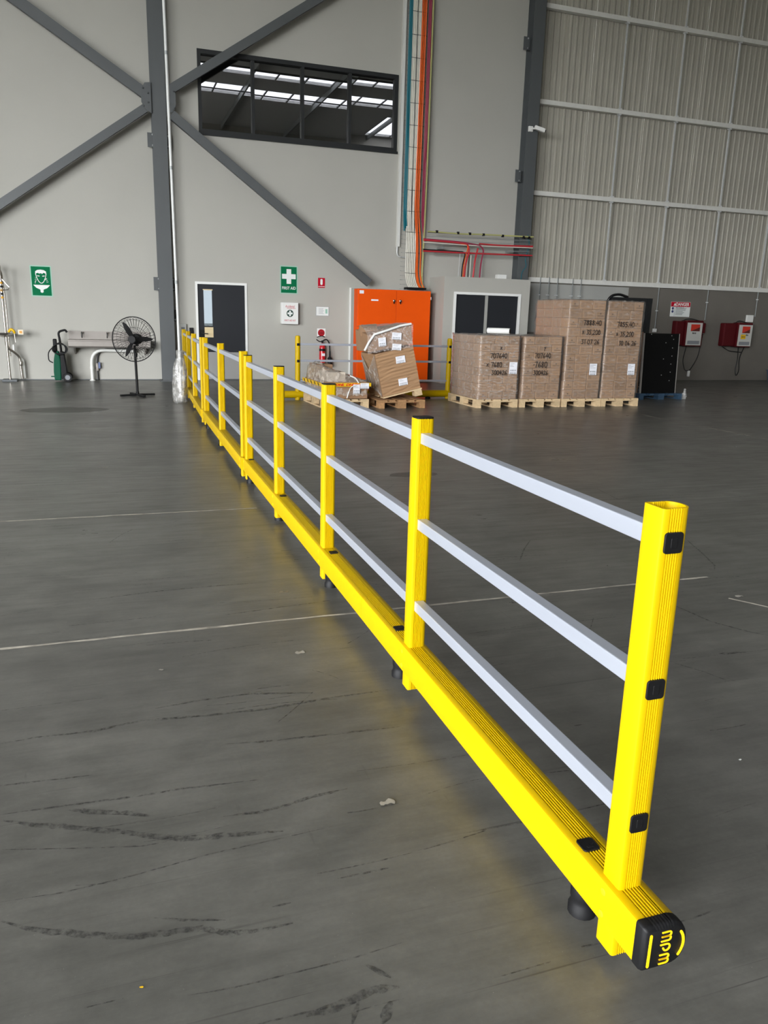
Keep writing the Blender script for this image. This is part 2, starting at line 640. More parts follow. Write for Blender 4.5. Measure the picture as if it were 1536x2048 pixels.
def text_mesh(s, size, ext=0.0012, align='CENTER', shear=0.0, offset=0.0):
    cu = bpy.data.curves.new('text', 'FONT')
    cu.body = s
    cu.size = size
    cu.extrude = ext
    cu.align_x = align
    cu.align_y = 'CENTER'
    cu.shear = shear
    cu.offset = offset
    cu.resolution_u = 3
    o = bpy.data.objects.new('text', cu)
    COL.objects.link(o)
    dg = bpy.context.evaluated_depsgraph_get()
    me = bpy.data.meshes.new_from_object(o.evaluated_get(dg))
    bpy.data.objects.remove(o)
    bpy.data.curves.remove(cu)
    return me


def text(s, size, loc, m, parent, name='lettering', rot=(PI / 2, 0, 0), sx=1.0, **kw):
    me = text_mesh(s, size, **kw)
    me.materials.clear()
    o = link(name, me, m, parent, loc=loc, rot=rot)
    o.scale = (sx, 1, 1)
    return o


# marker-pen strokes, unit cell 0.6 wide x 1 high
GL = {
    '0': [[(.3, 1), (.08, .8), (.05, .35), (.2, .02), (.42, .05), (.55, .4), (.5, .8), (.3, 1)]],
    '1': [[(.2, .85), (.35, 1), (.3, 0)]],
    '2': [[(.08, .8), (.3, 1), (.52, .8), (.4, .45), (.05, .03), (.58, .05)]],
    '3': [[(.1, .95), (.5, .95), (.28, .58), (.52, .35), (.4, .05), (.08, .08)]],
    '4': [[(.35, 1), (.05, .4), (.58, .42)], [(.46, .75), (.4, 0)]],
    '5': [[(.52, 1), (.16, .97), (.12, .58), (.42, .58), (.5, .25), (.3, .02), (.05, .1)]],
    '6': [[(.45, 1), (.15, .6), (.08, .2), (.3, .02), (.52, .2), (.4, .45), (.12, .35)]],
    '7': [[(.05, .95), (.56, .97), (.22, 0)]],
    '8': [[(.48, .85), (.28, 1), (.1, .8), (.5, .28), (.3, .02), (.08, .22), (.5, .82)]],
    'x': [[(.1, .75), (.5, .15)], [(.5, .75), (.08, .12)]],
    'y': [[(.08, .8), (.3, .42)], [(.55, .85), (.15, -.1)]],
    '.': [[(.15, .05), (.22, .1)]],
    ',': [[(.22, .12), (.12, -.12)]],
    '-': [[(.1, .45), (.3, .47)]],
    ' ': [],
}


def handwriting(s, x, z, h, y, parent, wd=0.011, wscale=1.0):
    """strokes written on an upright face looking toward -y; x, z is the lower left corner"""
    rnd = random.Random(s)
    mb = MB()
    cx = x
    for ch in s:
        a = 0.62 if ch not in '.,- 1' else (0.3 if ch in '.,-' else 0.42)
        for st in GL[ch]:
            pts = [(cx + (p[0] + rnd.uniform(-.03, .03)) * h * wscale, z + (p[1] + rnd.uniform(-.03, .03)) * h) for p in st]
            for (ax, az), (bx, bz) in zip(pts, pts[1:]):
                dx, dz = bx - ax, bz - az
                l = math.hypot(dx, dz) + 1e-6
                ux, uz = dx / l * wd / 2, dz / l * wd / 2
                mb.add([(ax - ux - uz, y, az - uz + ux), (ax - ux + uz, y, az - uz - ux),
                        (bx + ux + uz, y, bz + uz - ux), (bx + ux - uz, y, bz + uz + ux)], [(0, 1, 2, 3)])
        cx += a * h * wscale * 1.08
    return part('handwriting', mb, 'ink', parent, kind='stuff')


def dup(root, loc=None, rz=None, label=None):
    r = root.copy()
    COL.objects.link(r)
    if loc is not None:
        r.location = loc
    if rz is not None:
        r.rotation_euler = (0, 0, rz)
    if label:
        r['label'] = label
    for ch in list(root.children):
        c = ch.copy()
        COL.objects.link(c)
        c.parent = r
        for g in list(ch.children):
            d = g.copy()
            COL.objects.link(d)
            d.parent = c
    return r


WY = 17.816                     # inner face of the long wall
COLY = WY - 0.316               # front face of the wall columns

# ================================================================== SETTING
fl = struct('floor', MB().box(XL, XR, YB, WY, -0.2, 0.0), 'floor')
rj = random.Random(3)


def joint(p, q, wd, z=0.0008, step=0.12):
    """ragged strip of pale joint filler"""
    p, q = Vector(p), Vector(q)
    d = (q - p)
    n = max(2, int(d.length / step))
    u = d.normalized()
    s = Vector((-u.y, u.x))
    mb = MB()
    vs = []
    for i in range(n + 1):
        c = p + d * i / n
        a, b = wd / 2 * rj.uniform(.55, 1.3), wd / 2 * rj.uniform(.55, 1.3)
        vs += [(*(c + s * a), z), (*(c - s * b), z)]
    mb.add(vs, [(2 * i, 2 * i + 1, 2 * i + 3, 2 * i + 2) for i in range(n)])
    return part('joint_filler', mb, 'joint', fl)


joint((-4.5, 3.55), (3.35, 3.592), 0.02)
joint((-6, 5.9), (1.0, 5.895), 0.022)
joint((8.33, 10.9), (8.42, 6.0), 0.024)
joint((3.2, 3.25), (3.33, 3.05), 0.02)
SKIDS = [
    (0.026, [(-0.39, 2.26), (-0.3, 2.21), (-0.2, 2.17), (-0.09, 2.12), (0.01, 2.07), (0.11, 2.02), (0.23, 2.0), (0.4, 1.97)]),
    (0.022, [(-0.34, 1.83), (-0.27, 1.78), (-0.16, 1.73), (-0.03, 1.68), (0.05, 1.67), (0.13, 1.66), (0.2, 1.62), (0.27, 1.61), (0.35, 1.61)]),
    (0.005, [(-0.35, 1.9), (-0.2, 1.89), (-0.05, 1.9), (0.18, 1.93), (0.39, 1.94), (0.56, 1.95)]),
    (0.026, [(-0.21, 2.26), (-0.12, 2.22), (-0.04, 2.19), (0.04, 2.15)]),
    (0.016, [(0.24, 2.09), (0.35, 2.08), (0.44, 2.09), (0.52, 2.11), (0.64, 2.12)]),
    (0.008, [(0.02, 1.73), (0.09, 1.7), (0.19, 1.67)]),
    (0.026, [(0.32, 1.34), (0.39, 1.34), (0.48, 1.36), (0.54, 1.35)]),
    (0.016, [(-0.45, 2.72), (-0.34, 2.73), (-0.14, 2.72), (0.02, 2.75), (0.27, 2.72), (0.5, 2.71), (0.77, 2.73), (1.0, 2.73)]),
    (0.009, [(-0.42, 2.45), (-0.28, 2.44), (-0.14, 2.43)]),
    (0.010, [(-0.4, 2.29), (-0.18, 2.28), (-0.02, 2.27), (0.13, 2.27), (0.38, 2.25)]),
    (0.014, [(0.08, 2.83), (0.24, 2.85), (0.45, 2.85), (0.69, 2.79)]),
    (0.012, [(0.3, 2.5), (0.42, 2.48), (0.66, 2.46), (0.94, 2.44)]),
    (0.014, [(0.48, 1.44), (0.53, 1.38)]),
    (0.018, [(0.41, 1.29), (0.44, 1.34)]),
    (0.024, [(0.47, 1.27), (0.51, 1.32)]),
    (0.006, [(-0.38, 2.12), (-0.2, 2.07), (0.0, 2.02), (0.11, 2.02)]),
    (0.009, [(0.31, 1.68), (0.36, 1.68)]),
    (0.009, [(0.5, 1.73), (0.58, 1.73), (0.65, 1.73)]),
    (0.005, [(0.08, 1.47), (0.18, 1.46), (0.3, 1.46), (0.46, 1.46), (0.59, 1.47)]),
    (0.010, [(0.44, 3.72), (0.79, 3.76), (1.0, 3.78)]),
    (0.010, [(-0.19, 4.11), (0.15, 4.16), (0.47, 4.17), (0.72, 4.16)]),
    (0.012, [(3.8, 4.33), (3.67, 4.01), (3.56, 3.77), (3.49, 3.69), (3.46, 3.71)]),
    (0.014, [(2.82, 3.23), (2.85, 2.99), (2.94, 2.83), (3.0, 2.76)]),
    (0.022, [(2.6, 2.65), (2.74, 2.63)]),
    (0.010, [(2.38, 4.17), (2.54, 4.4), (2.68, 4.57)]),
    (0.008, [(4.14, 5.95), (4.07, 5.48)]),
    (0.010, [(2.32, 2.63), (2.39, 2.52), (2.43, 2.42)]),
]
for wd, pts in SKIDS:
    P = [Vector(p) for p in pts]
    Q = []
    for a, b in zip(P, P[1:]):
        n = max(2, int((b - a).length / 0.02))
        Q += [a.lerp(b, i / n) for i in range(n)]
    Q.append(P[-1])
    mb = MB()
    vs = []
    for i, c in enumerate(Q):
        t = (Q[min(i + 1, len(Q) - 1)] - Q[max(i - 1, 0)]).normalized()
        s = Vector((-t.y, t.x))
        tp = min(1, 0.25 + 4 * min(i, len(Q) - 1 - i) / len(Q))
        a = wd / 2 * tp * rj.uniform(.6, 1.2)
        b = wd / 2 * tp * rj.uniform(.6, 1.2)
        vs += [(*(c + s * a), 0.0006), (*(c - s * b), 0.0006)]
    mb.add(vs, [(2 * i, 2 * i + 1, 2 * i + 3, 2 * i + 2) for i in range(len(Q) - 1)])
    part('skid_mark', mb, 'skid', fl)


rj = random.Random(19)
for cx, cy_, ra, rb_ in ((-.72, 12.5, .62, .34), (2.7, 6.9, .25, .12)):
    rim = [(cx + ra * (1 + rj.uniform(-.06, .06)) * math.cos(2 * PI * i / 40), cy_ + rb_ * (1 + rj.uniform(-.08, .08)) * math.sin(2 * PI * i / 40), .0004) for i in range(40)]
    part('damp_stain', MB().add(rim, [tuple(range(40))]), 'stain', fl)
rj = random.Random(41)
mb = MB()
for i in range(420):
    x, y = rj.uniform(-2.5, 5.5), rj.uniform(1.2, 8.5)
    ln, wd = rj.uniform(.06, .55), rj.uniform(.0015, .005)
    a = rj.gauss(.02, .07) if rj.random() < .85 else rj.uniform(-1.2, 1.2)
    k = rj.uniform(-.15, .15)
    vs = []
    for q in range(7):
        u = q / 6 - .5
        px, py = u * ln, k * u * u * ln
        vs += [(x + px * math.cos(a) - (py + wd / 2) * math.sin(a), y + px * math.sin(a) + (py + wd / 2) * math.cos(a), .0005),
               (x + px * math.cos(a) - (py - wd / 2) * math.sin(a), y + px * math.sin(a) + (py - wd / 2) * math.cos(a), .0005)]
    mb.add(vs, [(2 * q, 2 * q + 1, 2 * q + 3, 2 * q + 2) for q in range(6)])
part('scratches', mb, 'skid', fl, kind='stuff')


def wall_cells(x0, x1, z0, z1, holes):
    xs = sorted({x0, x1, *[h[0] for h in holes], *[h[1] for h in holes]})
    zs = sorted({z0, z1, *[h[2] for h in holes], *[h[3] for h in holes]})
    for a, b in zip(xs, xs[1:]):
        for c, d in zip(zs, zs[1:]):
            mx, mz = (a + b) / 2, (c + d) / 2
            if not any(h[0] < mx < h[1] and h[2] < mz < h[3] for h in holes):
                yield a, b, c, d


WIN = (1.928, 6.268, 5.053, 6.628)
DOOR = (1.752, 2.867, 0.0, 2.105)
mb = MB()
for a, b, c, d in wall_cells(XL, 9.60, 0, ROOF, [WIN, DOOR]):
    mb.box(a, b, WY, WY + 0.2, c, d)
struct('wall_back', mb, 'wall')
mb = MB()
for a, b in ((XL, DOOR[0]), (DOOR[1], 9.6)):
    mb.box(a, b, WY - .006, WY - .0005, 0, .018)
struct('trim_1', mb, 'tank')

# lower concrete wall at the right and the cladding above it
dado = struct('wall_right_base', MB().box(9.60, XR, WY, WY + 0.2, 0, 2.46), 'dado')
part('painted_patch', MB().box(9.65, 12.79, WY - 0.004, WY, 1.2, 2.38), 'dado_light', dado)

clad = struct_root('wall_right')
PITCH_R, SHEET = 0.16, 0.80
CY = WY + 0.10
prof = []
for k in range(5):
    x = k * PITCH_R
    prof += [(x, 0.0), (x + .006, .03), (x + .012, 0.0), (x + .095, 0.0), (x + .108, -.018), (x + .145, -.018)]
prof.append((SHEET, 0.0))
mb = MB()
vs = [(x, CY + d, z) for z in (2.47, ROOF) for x, d in prof]
n = len(prof)
mb.add(vs, [(i, i + 1, n + i + 1, n + i) for i in range(n - 1)])
sheet_me = mb.mesh('cladding_sheet')
for k in range(18):
    o = link('cladding_sheet', sheet_me, 'clad', clad, loc=(9.62 + k * SHEET, 0.0015 * (k % 2), 0))

# other walls, roof, ground outside
mb = MB()
for a, b, c, d in wall_cells(YB, WY, 0, ROOF, DOORS_L):
    mb.box(XL - 0.2, XL, a, b, c, d)
struct('wall_left', mb, 'wall')
mb = MB()
for a, b, c, d in wall_cells(XL, XR, 0, ROOF, DOORS_B):
    mb.box(a, b, YB - 0.2, YB, c, d)
struct('wall_front', mb, 'wall')
struct('wall_side', MB().box(XR, XR + 0.2, YB, WY, 0, ROOF), 'clad')
mb = MB()
holes = [(s[0], s[1], s[2], s[3]) for s in SKY_STRIPS + [ADDED_SKY_PATCH]]
for a, b, c, d in wall_cells(XL, XR, YB, WY + 0.2, holes):
    mb.box(a, b, c, d, ROOF, ROOF + 0.12)
ceil = struct('ceiling', mb, 'roof')
for q in SKY_STRIPS + [ADDED_SKY_PATCH]:
    n_ = max(1, int((q[1] - q[0]) / 1.2))
    for k in range(n_):
        u0, u1 = q[0] + (q[1] - q[0]) * k / n_, q[0] + (q[1] - q[0]) * (k + 1) / n_
        part('glazing_bar', MB().box(u0 - .03, u0 + .03, q[2], q[3], ROOF, ROOF + .05), 'steel_grey', ceil)
        part('skylight_sheet', MB().box(u0 + .03, u1 - .03, q[2], q[3], ROOF + .02, ROOF + .024), 'skylight', ceil)
for k in range(11):
    x = -15.4 + k * 3.6
    part('purlin', MB().box(x, x + 0.07, YB, WY, ROOF - 0.22, ROOF), 'galv', ceil)
part('sprinkler_pipe', MB().tube([(XL, 2.4, 10.75), (XR, 2.4, 10.75)], 0.04, 8), 'galv', ceil)
part('sprinkler_pipe', MB().tube([(XL, -1.2, 10.8), (XR, -1.2, 10.8)], 0.03, 8), 'galv', ceil)
struct('ground', MB().box(-120, 120, -120, 120, -0.5, -0.25), 'ground')

# window
win = struct_root('window_1')
x0, x1, z0, z1 = WIN
FY0, FY1 = WY - 0.03, WY + 0.12
mb = MB()
mb.box(x0, x1, FY0, FY1, z0, z0 + .09)
mb.box(x0, x1, FY0, FY1, z1 - .085, z1)
mb.box(x0, x0 + .07, FY0, FY1, z0 + .09, z1 - .085)
mb.box(x1 - .08, x1, FY0, FY1, z0 + .09, z1 - .085)
part('window_frame', mb, 'frame_black', win)
MX = [3.06, 4.12, 5.17]
for mx in MX:
    part('mullion', MB().box(mx - .03, mx + .03, FY0 + .01, FY1, z0 + .09, z1 - .085), 'frame_black', win)
edges = [x0 + .07] + MX + [x1 - .08]
rp = random.Random(5)
for i in range(4):
    a, b = edges[i] + (.03 if i else 0), edges[i + 1] - (.03 if i < 3 else 0)
    ty, tz = rp.uniform(-.006, .006), rp.uniform(-.006, .006)
    yy = WY + .05
    mb = MB()
    c, d = z0 + .09, z1 - .085
    mb.add([(a, yy - ty, c), (b, yy + ty, c), (b, yy + ty + tz, d), (a, yy - ty + tz, d)], [(0, 1, 2, 3)])
    part('pane', mb, 'glass_dark', win)
mb = MB()
part('sill', MB().box(x0 - .02, x1 + .02, WY - .05, WY - .03, z0 - .03, z0 + .02), 'frame_black', win)
# closed unseen box added so the window panes stay dark
mb = MB()
mb.box(x0 - 1, x1 + 1, WY + 3.0, WY + 3.1, 3.8, 8.2)
mb.box(x0 - 1.1, x0 - 1, WY + .21, WY + 3.0, 3.8, 8.2)
mb.box(x1 + 1, x1 + 1.1, WY + .21, WY + 3.0, 3.8, 8.2)
mb.box(x0 - 1, x1 + 1, WY + .21, WY + 3.0, 8.2, 8.3)
mb.box(x0 - 1, x1 + 1, WY + .21, WY + 3.0, 3.7, 3.8)
struct('wall_window_backing', mb, 'wall')

# single door with vision panel
d1 = struct_root('door_1')
x0, x1, z0, z1 = DOOR
mb = MB()
mb.box(x0, x0 + .048, WY - .02, WY + .14, 0, z1)
mb.box(x1 - .048, x1, WY - .02, WY + .14, 0, z1)
mb.box(x0 + .048, x1 - .048, WY - .02, WY + .14, z1 - .048, z1)
part('door_frame', mb, 'white', d1)
VP = (1.927, 2.11, 1.175, 1.931)
mb = MB()
for a, b, c, d in wall_cells(x0 + .05, x1 - .05, 0.01, z1 - .05, [VP]):
    mb.box(a, b, WY + .01, WY + .055, c, d)
part('door_leaf', mb, 'door', d1)
part('vision_glass', MB().box(VP[0], VP[1], WY + .03, WY + .036, VP[2], VP[3]), 'glass_clear', d1)
mb = MB()
mb.box(VP[0] - .012, VP[1] + .012, WY + .002, WY + .012, VP[3] - .002, VP[3] + .02)
part('glazing_bead', mb, 'beige', d1)
part('threshold', MB().box(x0 + .048, x1 - .048, WY - .01, WY + .14, -.01, .012), 'steel_grey', d1)
part('notice_plate', MB().box(1.93, 2.118, WY + .004, WY + .0098, .93, 1.148), 'beige', d1, label='beige notice plate under the glass')
part('kick_plate', MB().box(x0 + .07, x1 - .07, WY + .005, WY + .0098, .02, .612), mat('kick_plate', '9b9a97', .3, spec=.6), d1)
h = part('lock_plate', MB().box(1.775, 1.915, WY - .012, WY + .0095, .93, 1.09), 'black', d1)
part('lever_handle', MB().tube([(1.85, WY - .01, 1.02), (1.85, WY - .07, 1.02), (1.99, WY - .07, 1.01)], .011, 8), 'chrome', h, smooth=40)

# outside, seen through the door glass: bush and a fence post
bush = thing('garden_bush', 'green leafy bush standing outdoors, seen through the door glass', 'bush', (3.9, 40, -.25))
rb = random.Random(11)
mb = MB()
for i in range(520):
    th, ph, r = rb.uniform(0, 2 * PI), rb.uniform(-.2, 1), rb.uniform(.7, 1)
    c = Vector((2.4 * r * math.cos(th) * math.sqrt(1 - ph * ph * .8), 1.4 * r * math.sin(th), 4.1 + 2.2 * ph * r))
    u = Vector((rb.uniform(-1, 1), rb.uniform(-1, 1), rb.uniform(-1, 1))).normalized() * .16
    v = u.cross(Vector((rb.uniform(-1, 1), rb.uniform(-1, 1), rb.uniform(-1, 1)))).normalized() * .09
    mb.add([c - u, c + v, c + u, c - v], [(0, 1, 2, 3)])
part('foliage', mb, 'leaf', bush, kind='stuff')
part('stem', MB().tube([(0, 0, 0), (.05, 0, 1.2), (0, 0, 4.2)], [.12, .1, .06], 8), 'wood_dark', bush)

# plant room with double door
RX0, RX1, RY, RZ = 7.20, 9.40, WY - 0.9, 2.405
D2 = (7.447, 9.168, 0.0, 2.075)
mb = MB()
for a, b, c, d in wall_cells(RX0, RX1, 0, RZ, [D2]):
    mb.box(a, b, RY, RY + .1, c, d)
mb.box(RX0, RX0 + .1, RY + .1, WY, 0, RZ)
mb.box(RX1 - .06, RX1, RY + .1, COLY, 0, RZ)
mb.box(RX0 + .1, RX1 - .06, RY + .1, COLY, RZ - .1, RZ)
struct('wall_plant_room', mb, 'wall')
d2 = struct_root('door_2')
a, b, _, zt = D2
mb = MB()
mb.box(a, a + .06, RY - .02, RY + .1, 0, zt)
mb.box(b - .06, b, RY - .02, RY + .1, 0, zt)
mb.box(a + .06, b - .06, RY - .02, RY + .1, zt - .055, zt)
part('door_frame', mb, 'white', d2)
part('door_leaf', MB().box(a + .065, 8.255, RY + .02, RY + .06, .01, zt - .06), 'door', d2)
part('door_leaf', MB().box(8.315, b - .065, RY + .02, RY + .06, .01, zt - .06), 'door', d2)
part('meeting_stile', MB().box(8.25, 8.32, RY + .0, RY + .07, .01, zt - .06), 'cabinet_grey', d2)
tag(part('junction_box', MB().box(8.55, 8.775, RY + .03, RY + .17, RZ, RZ + .092), 'white_plastic', bevel=.006),
    'small white junction box sitting on top of the plant room', 'junction box')


# ------------------------------------------------------------------ columns, brackets and braces
def column(x, label):
    t = thing('steel_column', label, 'column', (x, COLY, 0))
    w, dpt, tf = .282, .30, .022
    pf = [(-w / 2, 0), (w / 2, 0), (w / 2, tf), (.012, tf), (.012, dpt - tf), (w / 2, dpt - tf), (w / 2, dpt),
          (-w / 2, dpt), (-w / 2, dpt - tf), (-.012, dpt - tf), (-.012, tf), (-w / 2, tf)]
    part('shaft', MB().prism(pf, 0, ROOF, 'z'), 'steel_grey', t)
    part('base_plate', MB().box(-.2, .2, -.06, .31, 0, .02), 'steel_grey', t)
    return t


def bracket(t, xc, zc, hh=.27):
    """bolted wall cleat; xc relative to the column centre"""
    b = part('bracket', MB().box(xc - .075, xc + .075, .18, .2, zc - hh / 2, zc + hh / 2), 'steel_grey', t)
    for dz in (-.1, .1):
        part('bolt', MB().lathe([(.018, 0), (.018, -.012), (.01, -.02)], 6, (xc + (.025 if xc < 0 else -.02) * (1 if xc < 0 else 0), .18, zc + dz), (0, 1, 0)), 'bolt', b)


CX1 = 1.125
c1 = column(CX1, 'dark grey steel column at the crossing of four braces, left of the charcoal door')
for z in (4.815, 2.02):
    bracket(c1, -.16, z)
    bracket(c1, .16, z)
for sgn in (-1, 1):
    g = part('gusset_plate', MB().prism([(sgn * .142, 5.26), (sgn * .26, 5.32), (sgn * .33, 5.45), (sgn * .33, 5.66), (sgn * .26, 5.8), (sgn * .142, 5.82)], -.052, -.036), 'steel_grey', c1)
    for (bx, bz) in ((.29, 5.7), (.2, 5.62), (.29, 5.38), (.2, 5.45)):
        part('bolt', MB().lathe([(.02, 0), (.02, -.014), (.01, -.022)], 6, (sgn * bx, -.052, bz), (0, 1, 0)), 'steel_grey', g)
CX2 = 9.50
c2 = column(CX2, 'dark grey steel column between the painted wall and the ribbed cladding')
for z in (7.6, 4.79):
    bracket(c2, -.2, z)


def brace(p, q, wd, label):
    P, Q = Vector(p), Vector(q)
    t = thing('diagonal_brace', label, 'brace', P, group='diagonal braces on the painted wall')
    part('tube', MB().bar((0, 0, 0), Q - P, .10, wd, (0, -1, 0)) if False else MB().bar((0, 0, 0), Q - P, wd, .10, (0, -1, 0)), 'steel_grey', t)
    d = (Q - P).normalized()
    return t


BY = WY - .30
brace((-3.4, BY, 8.19), (.86, BY, 5.62), .2, 'diagonal brace rising to the upper left from the left column')
brace((-3.6, BY, 2.17), (.86, BY, 5.35), .155, 'diagonal brace falling to the lower left above the eyewash sign')
brace((1.36, BY, 5.29), (5.60, BY, 2.207), .175, 'diagonal brace falling to the right toward the orange cabinet')
brace((1.36, BY, 5.74), (7.4, BY, 9.78), .165, 'diagonal brace rising across the corner of the dark window')

# ------------------------------------------------------------------ girts, bridging rods on the clad wall
for i, (z, lb) in enumerate([(2.465, 'galvanised wall girt along the top of the concrete base wall'),
                             (4.465, 'second galvanised wall girt above the concrete base wall'),
                             (6.465, 'third galvanised wall girt above the concrete base wall'),
                             (8.46, 'topmost galvanised wall girt in view on the ribbed cladding')]):
    t = thing('wall_girt', lb, 'girt', (9.66, WY - .07, z), group='girts across the ribbed cladding')
    Lx = XR - 9.66
    hh = .05 if i else .055
    pf = [(0, -hh), (.008, -hh), (.008, hh - .008), (.13, hh - .008), (.13, hh), (0, hh)]
    part('web', MB().prism([(y, z_) for y, z_ in pf], 0, Lx, 'x'), 'girt', t)
    part('lower_lip', MB().box(0, Lx, .008, .13, -hh, -hh + .006), 'girt', t)
zs = [2.465, 4.465, 6.465, 8.46, 11.0]
names_x = {12.0: 'first', 13.67: 'second', 15.35: 'third', 17.03: 'fourth'}
names_z = ['lowest', 'second', 'third', 'top']
for x in (12.0, 13.67, 15.35, 17.03):
    for k in range(4):
        t = thing('bridging_rod', 'thin bright vertical rod between girts, %s row up, %s from the right column' % (names_z[k], names_x[x]),
                  'rod', (x, WY - .02, zs[k] + .05), group='vertical rods between girts')
        hgt = zs[k + 1] - zs[k] - .1
        part('rod', MB().box(-.02, .02, -.012, .012, 0, hgt), 'galv_bright', t)
        part('clip', MB().box(-.04, .04, -.04, .03, hgt - .03, hgt), 'galv_bright', t)
        part('clip', MB().box(-.04, .04, -.04, .03, 0, .03), 'galv_bright', t)
for i, x in enumerate((10.12, 10.37, 10.615, 11.05, 11.29)):
    nm = ('first', 'second', 'third', 'fourth', 'fifth')[i]
    t = thing('conduit_drop', '%s thin grey conduit dropping behind the tall pallets, counted from the plant room' % nm, 'conduit',
              (x, WY - .03, .9), group='thin conduits behind the cartons')
    part('pipe', MB().tube([(0, -.06, 1.64), (0, -.06, 0)], .011, 6), 'galv', t, smooth=50)
    part('saddle', MB().box(-.022, .022, -.075, .026, 1.2, 1.22), 'galv_bright', t)
for x, z, lb in ((13.72, 1.36, 'thin conduit dropping to a white socket right of the forklift mast'),
                 (15.32, 1.62, 'thin conduit dropping to the left red charger'),
                 (17.02, 1.75, 'thin conduit dropping to the right red charger')):
    t = thing('conduit_drop', lb, 'conduit', (x, WY - .02, z))
    part('pipe', MB().tube([(0, 0, 0), (0, 0, 2.52 - z)], .013, 6), 'galv', t, smooth=50)
    part('saddle', MB().box(-.03, .03, -.015, .018, .45, .475), 'galv_bright', t)
tag(part('wall_socket', MB().box(13.66, 13.76, WY - .06, WY, 1.27, 1.36), 'white_plastic', bevel=.008), 'small white socket on the dark wall beside the forklift mast', 'socket')

# ------------------------------------------------------------------ wall conduits, cable trays
TY = WY - .11


def curve_pts(pts, n=6):
    """round the corners of a polyline"""
    P = [Vector(p) for p in pts]
    out = [P[0]]
    for a, b, c in zip(P, P[1:], P[2:]):
        r = min((b - a).length, (c - b).length) * .45
        p, q = b + (a - b).normalized() * r, b + (c - b).normalized() * r
        for i in range(n + 1):
            t = i / n
            out.append(p * (1 - t) ** 2 + b * 2 * t * (1 - t) + q * t * t)
    out.append(P[-1])
    return out


t = thing('wall_conduit', 'white vertical conduit on the wall left of the cable tray', 'conduit', (6.36, WY - .05, 2.95))
part('duct', MB().box(-.034, .034, -.03, .05, .1, 8.2), 'pvc', t)
part('elbow', MB().tube(curve_pts([(-.02, 0, .12), (-.02, 0, -.12), (.22, 0, -.13)]), .016, 8), 'galv_bright', t, smooth=50)

tray = thing('cable_tray', 'vertical wire basket tray down to the orange cabinet', 'cable tray', (6.7, TY, 2.12))
mb = MB()
for i in range(9):
    x = -.29 + .56 * i / 8
    mb.bar((x, 0, 0), (x, 0, 9.1), .009, .009)
for sx in (-.29, .27):
    mb.bar((sx, -.06, 0), (sx, -.06, 9.1), .012, .012)
for k in range(91):
    z = k * .1
    mb.bar((-.29, 0, z), (.27, 0, z), .005, .005)
    mb.bar((-.29, 0, z), (-.29, -.06, z), .005, .005)
    mb.bar((.27, 0, z), (.27, -.06, z), .005, .005)
part('wire_mesh', mb, 'galv', tray, kind='stuff')
part('cable_gland', MB().box(-.22, .26, -.30, -.10, -.02, .03), 'black', tray)
rc = random.Random(9)


def cable(pts, r, m, parent, n=6):
    return part('cable', MB().tube(curve_pts(pts, 4), r, n), m, parent, smooth=60)


for i in range(6):      # white cables
    x = -.165 + i * .043
    xt = -.175 + i * .036
    cable([(x + .05, -.22, .0), (x + .02, -.1, .12), (x, -.03, .3), (x, -.03, 1.1), (xt, -.03, 2.0), (xt, -.03, 9.0)], .017, 'cable_white', tray)
for i in range(3):      # teal bundle, upper part only
    x = -.252 + i * .024
    cable([(x + .02, -.04, 1.28 + .05 * i), (x, -.04, 1.6), (x - .005, -.04, 4), (x + .0, -.04, 9.0)], .019, 'teal', tray)
for i, (xb, xt, yb) in enumerate(((.085, .05, -.05), (.115, .092, -.045), (.185, .134, -.05))):
    cable([(xb + .07, -.22, .0), (xb + .03, -.1, .12), (xb, yb, .35), (xb, yb, .95), (xt - .04, -.045, 1.7), (xt, -.045, 9.0)], .0165, 'cable_orange', tray)
for i in range(2):
    cable([(.25 + .01 * i, -.04, 1.2), (.19 + i * .03, -.045, 1.5), (.19 + i * .038, -.045, 3.0), (.185 + i * .038, -.045, 9.0)], .02, 'cable_crimson', tray)
for i in range(2):
    cable([(.21 + .02 * i, -.2, .0), (.22 + .02 * i, -.06, .2), (.255 + .018 * i, -.055, 2), (.262 + .018 * i, -.055, 9.0)], .009, 'cable_green', tray)
for xx in (-.07, .015):
    cable([(xx, -.035, 1.25), (xx, -.035, 9.0)], .012, 'cable_black', tray)
mb = MB()
for k in range(20):
    z = .35 + k * .45
    mb.box(-.2, .15, -.055, -.05, z, z + .008)
part('cable_tie', mb, 'black', tray, kind='stuff')

HY = COLY - .05
ht = thing('cable_tray', 'horizontal wire basket tray with red cables above the plant room', 'cable tray', (6.95, HY, 2.95))
HX = 2.72
mb = MB()
for i in range(6):
    z = .0 + .42 * i / 5
    mb.bar((0, .012, z), (HX, .012, z + .05), .011, .011)
part('lengthwise_wires', mb, 'galv', ht, kind='stuff')
part('tray_floor', MB().box(0, HX, .05, .053, .0, .45), 'cabinet_grey', ht) if False else None
mb = MB()
for k in range(36):
    x = HX * k / 35
    mb.bar((x, 0, .0 + x * .018), (x, 0, .42 + x * .018), .010, .010)
part('wire_mesh', mb, 'galv_bright', ht, kind='stuff')
part('wall_arm', MB().box(.4, .44, 0.01, WY - HY, .1, .14), 'galv', ht)
part('wall_arm', MB().box(2.2, 2.24, 0.01, WY - HY, .1, .14), 'galv', ht)
cable([(0, -.03, .44), (.9, -.03, .43), (1.3, -.03, .45), (HX, -.03, .47)], .017, 'cable_green', ht)
mb = MB()
for x in (.22, .75, 1.05, 1.4, 1.9, 2.45, 2.6):
    mb.box(x - .025, x + .025, -.055, -.01, .42, .475)
part('cable_tie', mb, 'black', ht, kind='stuff')
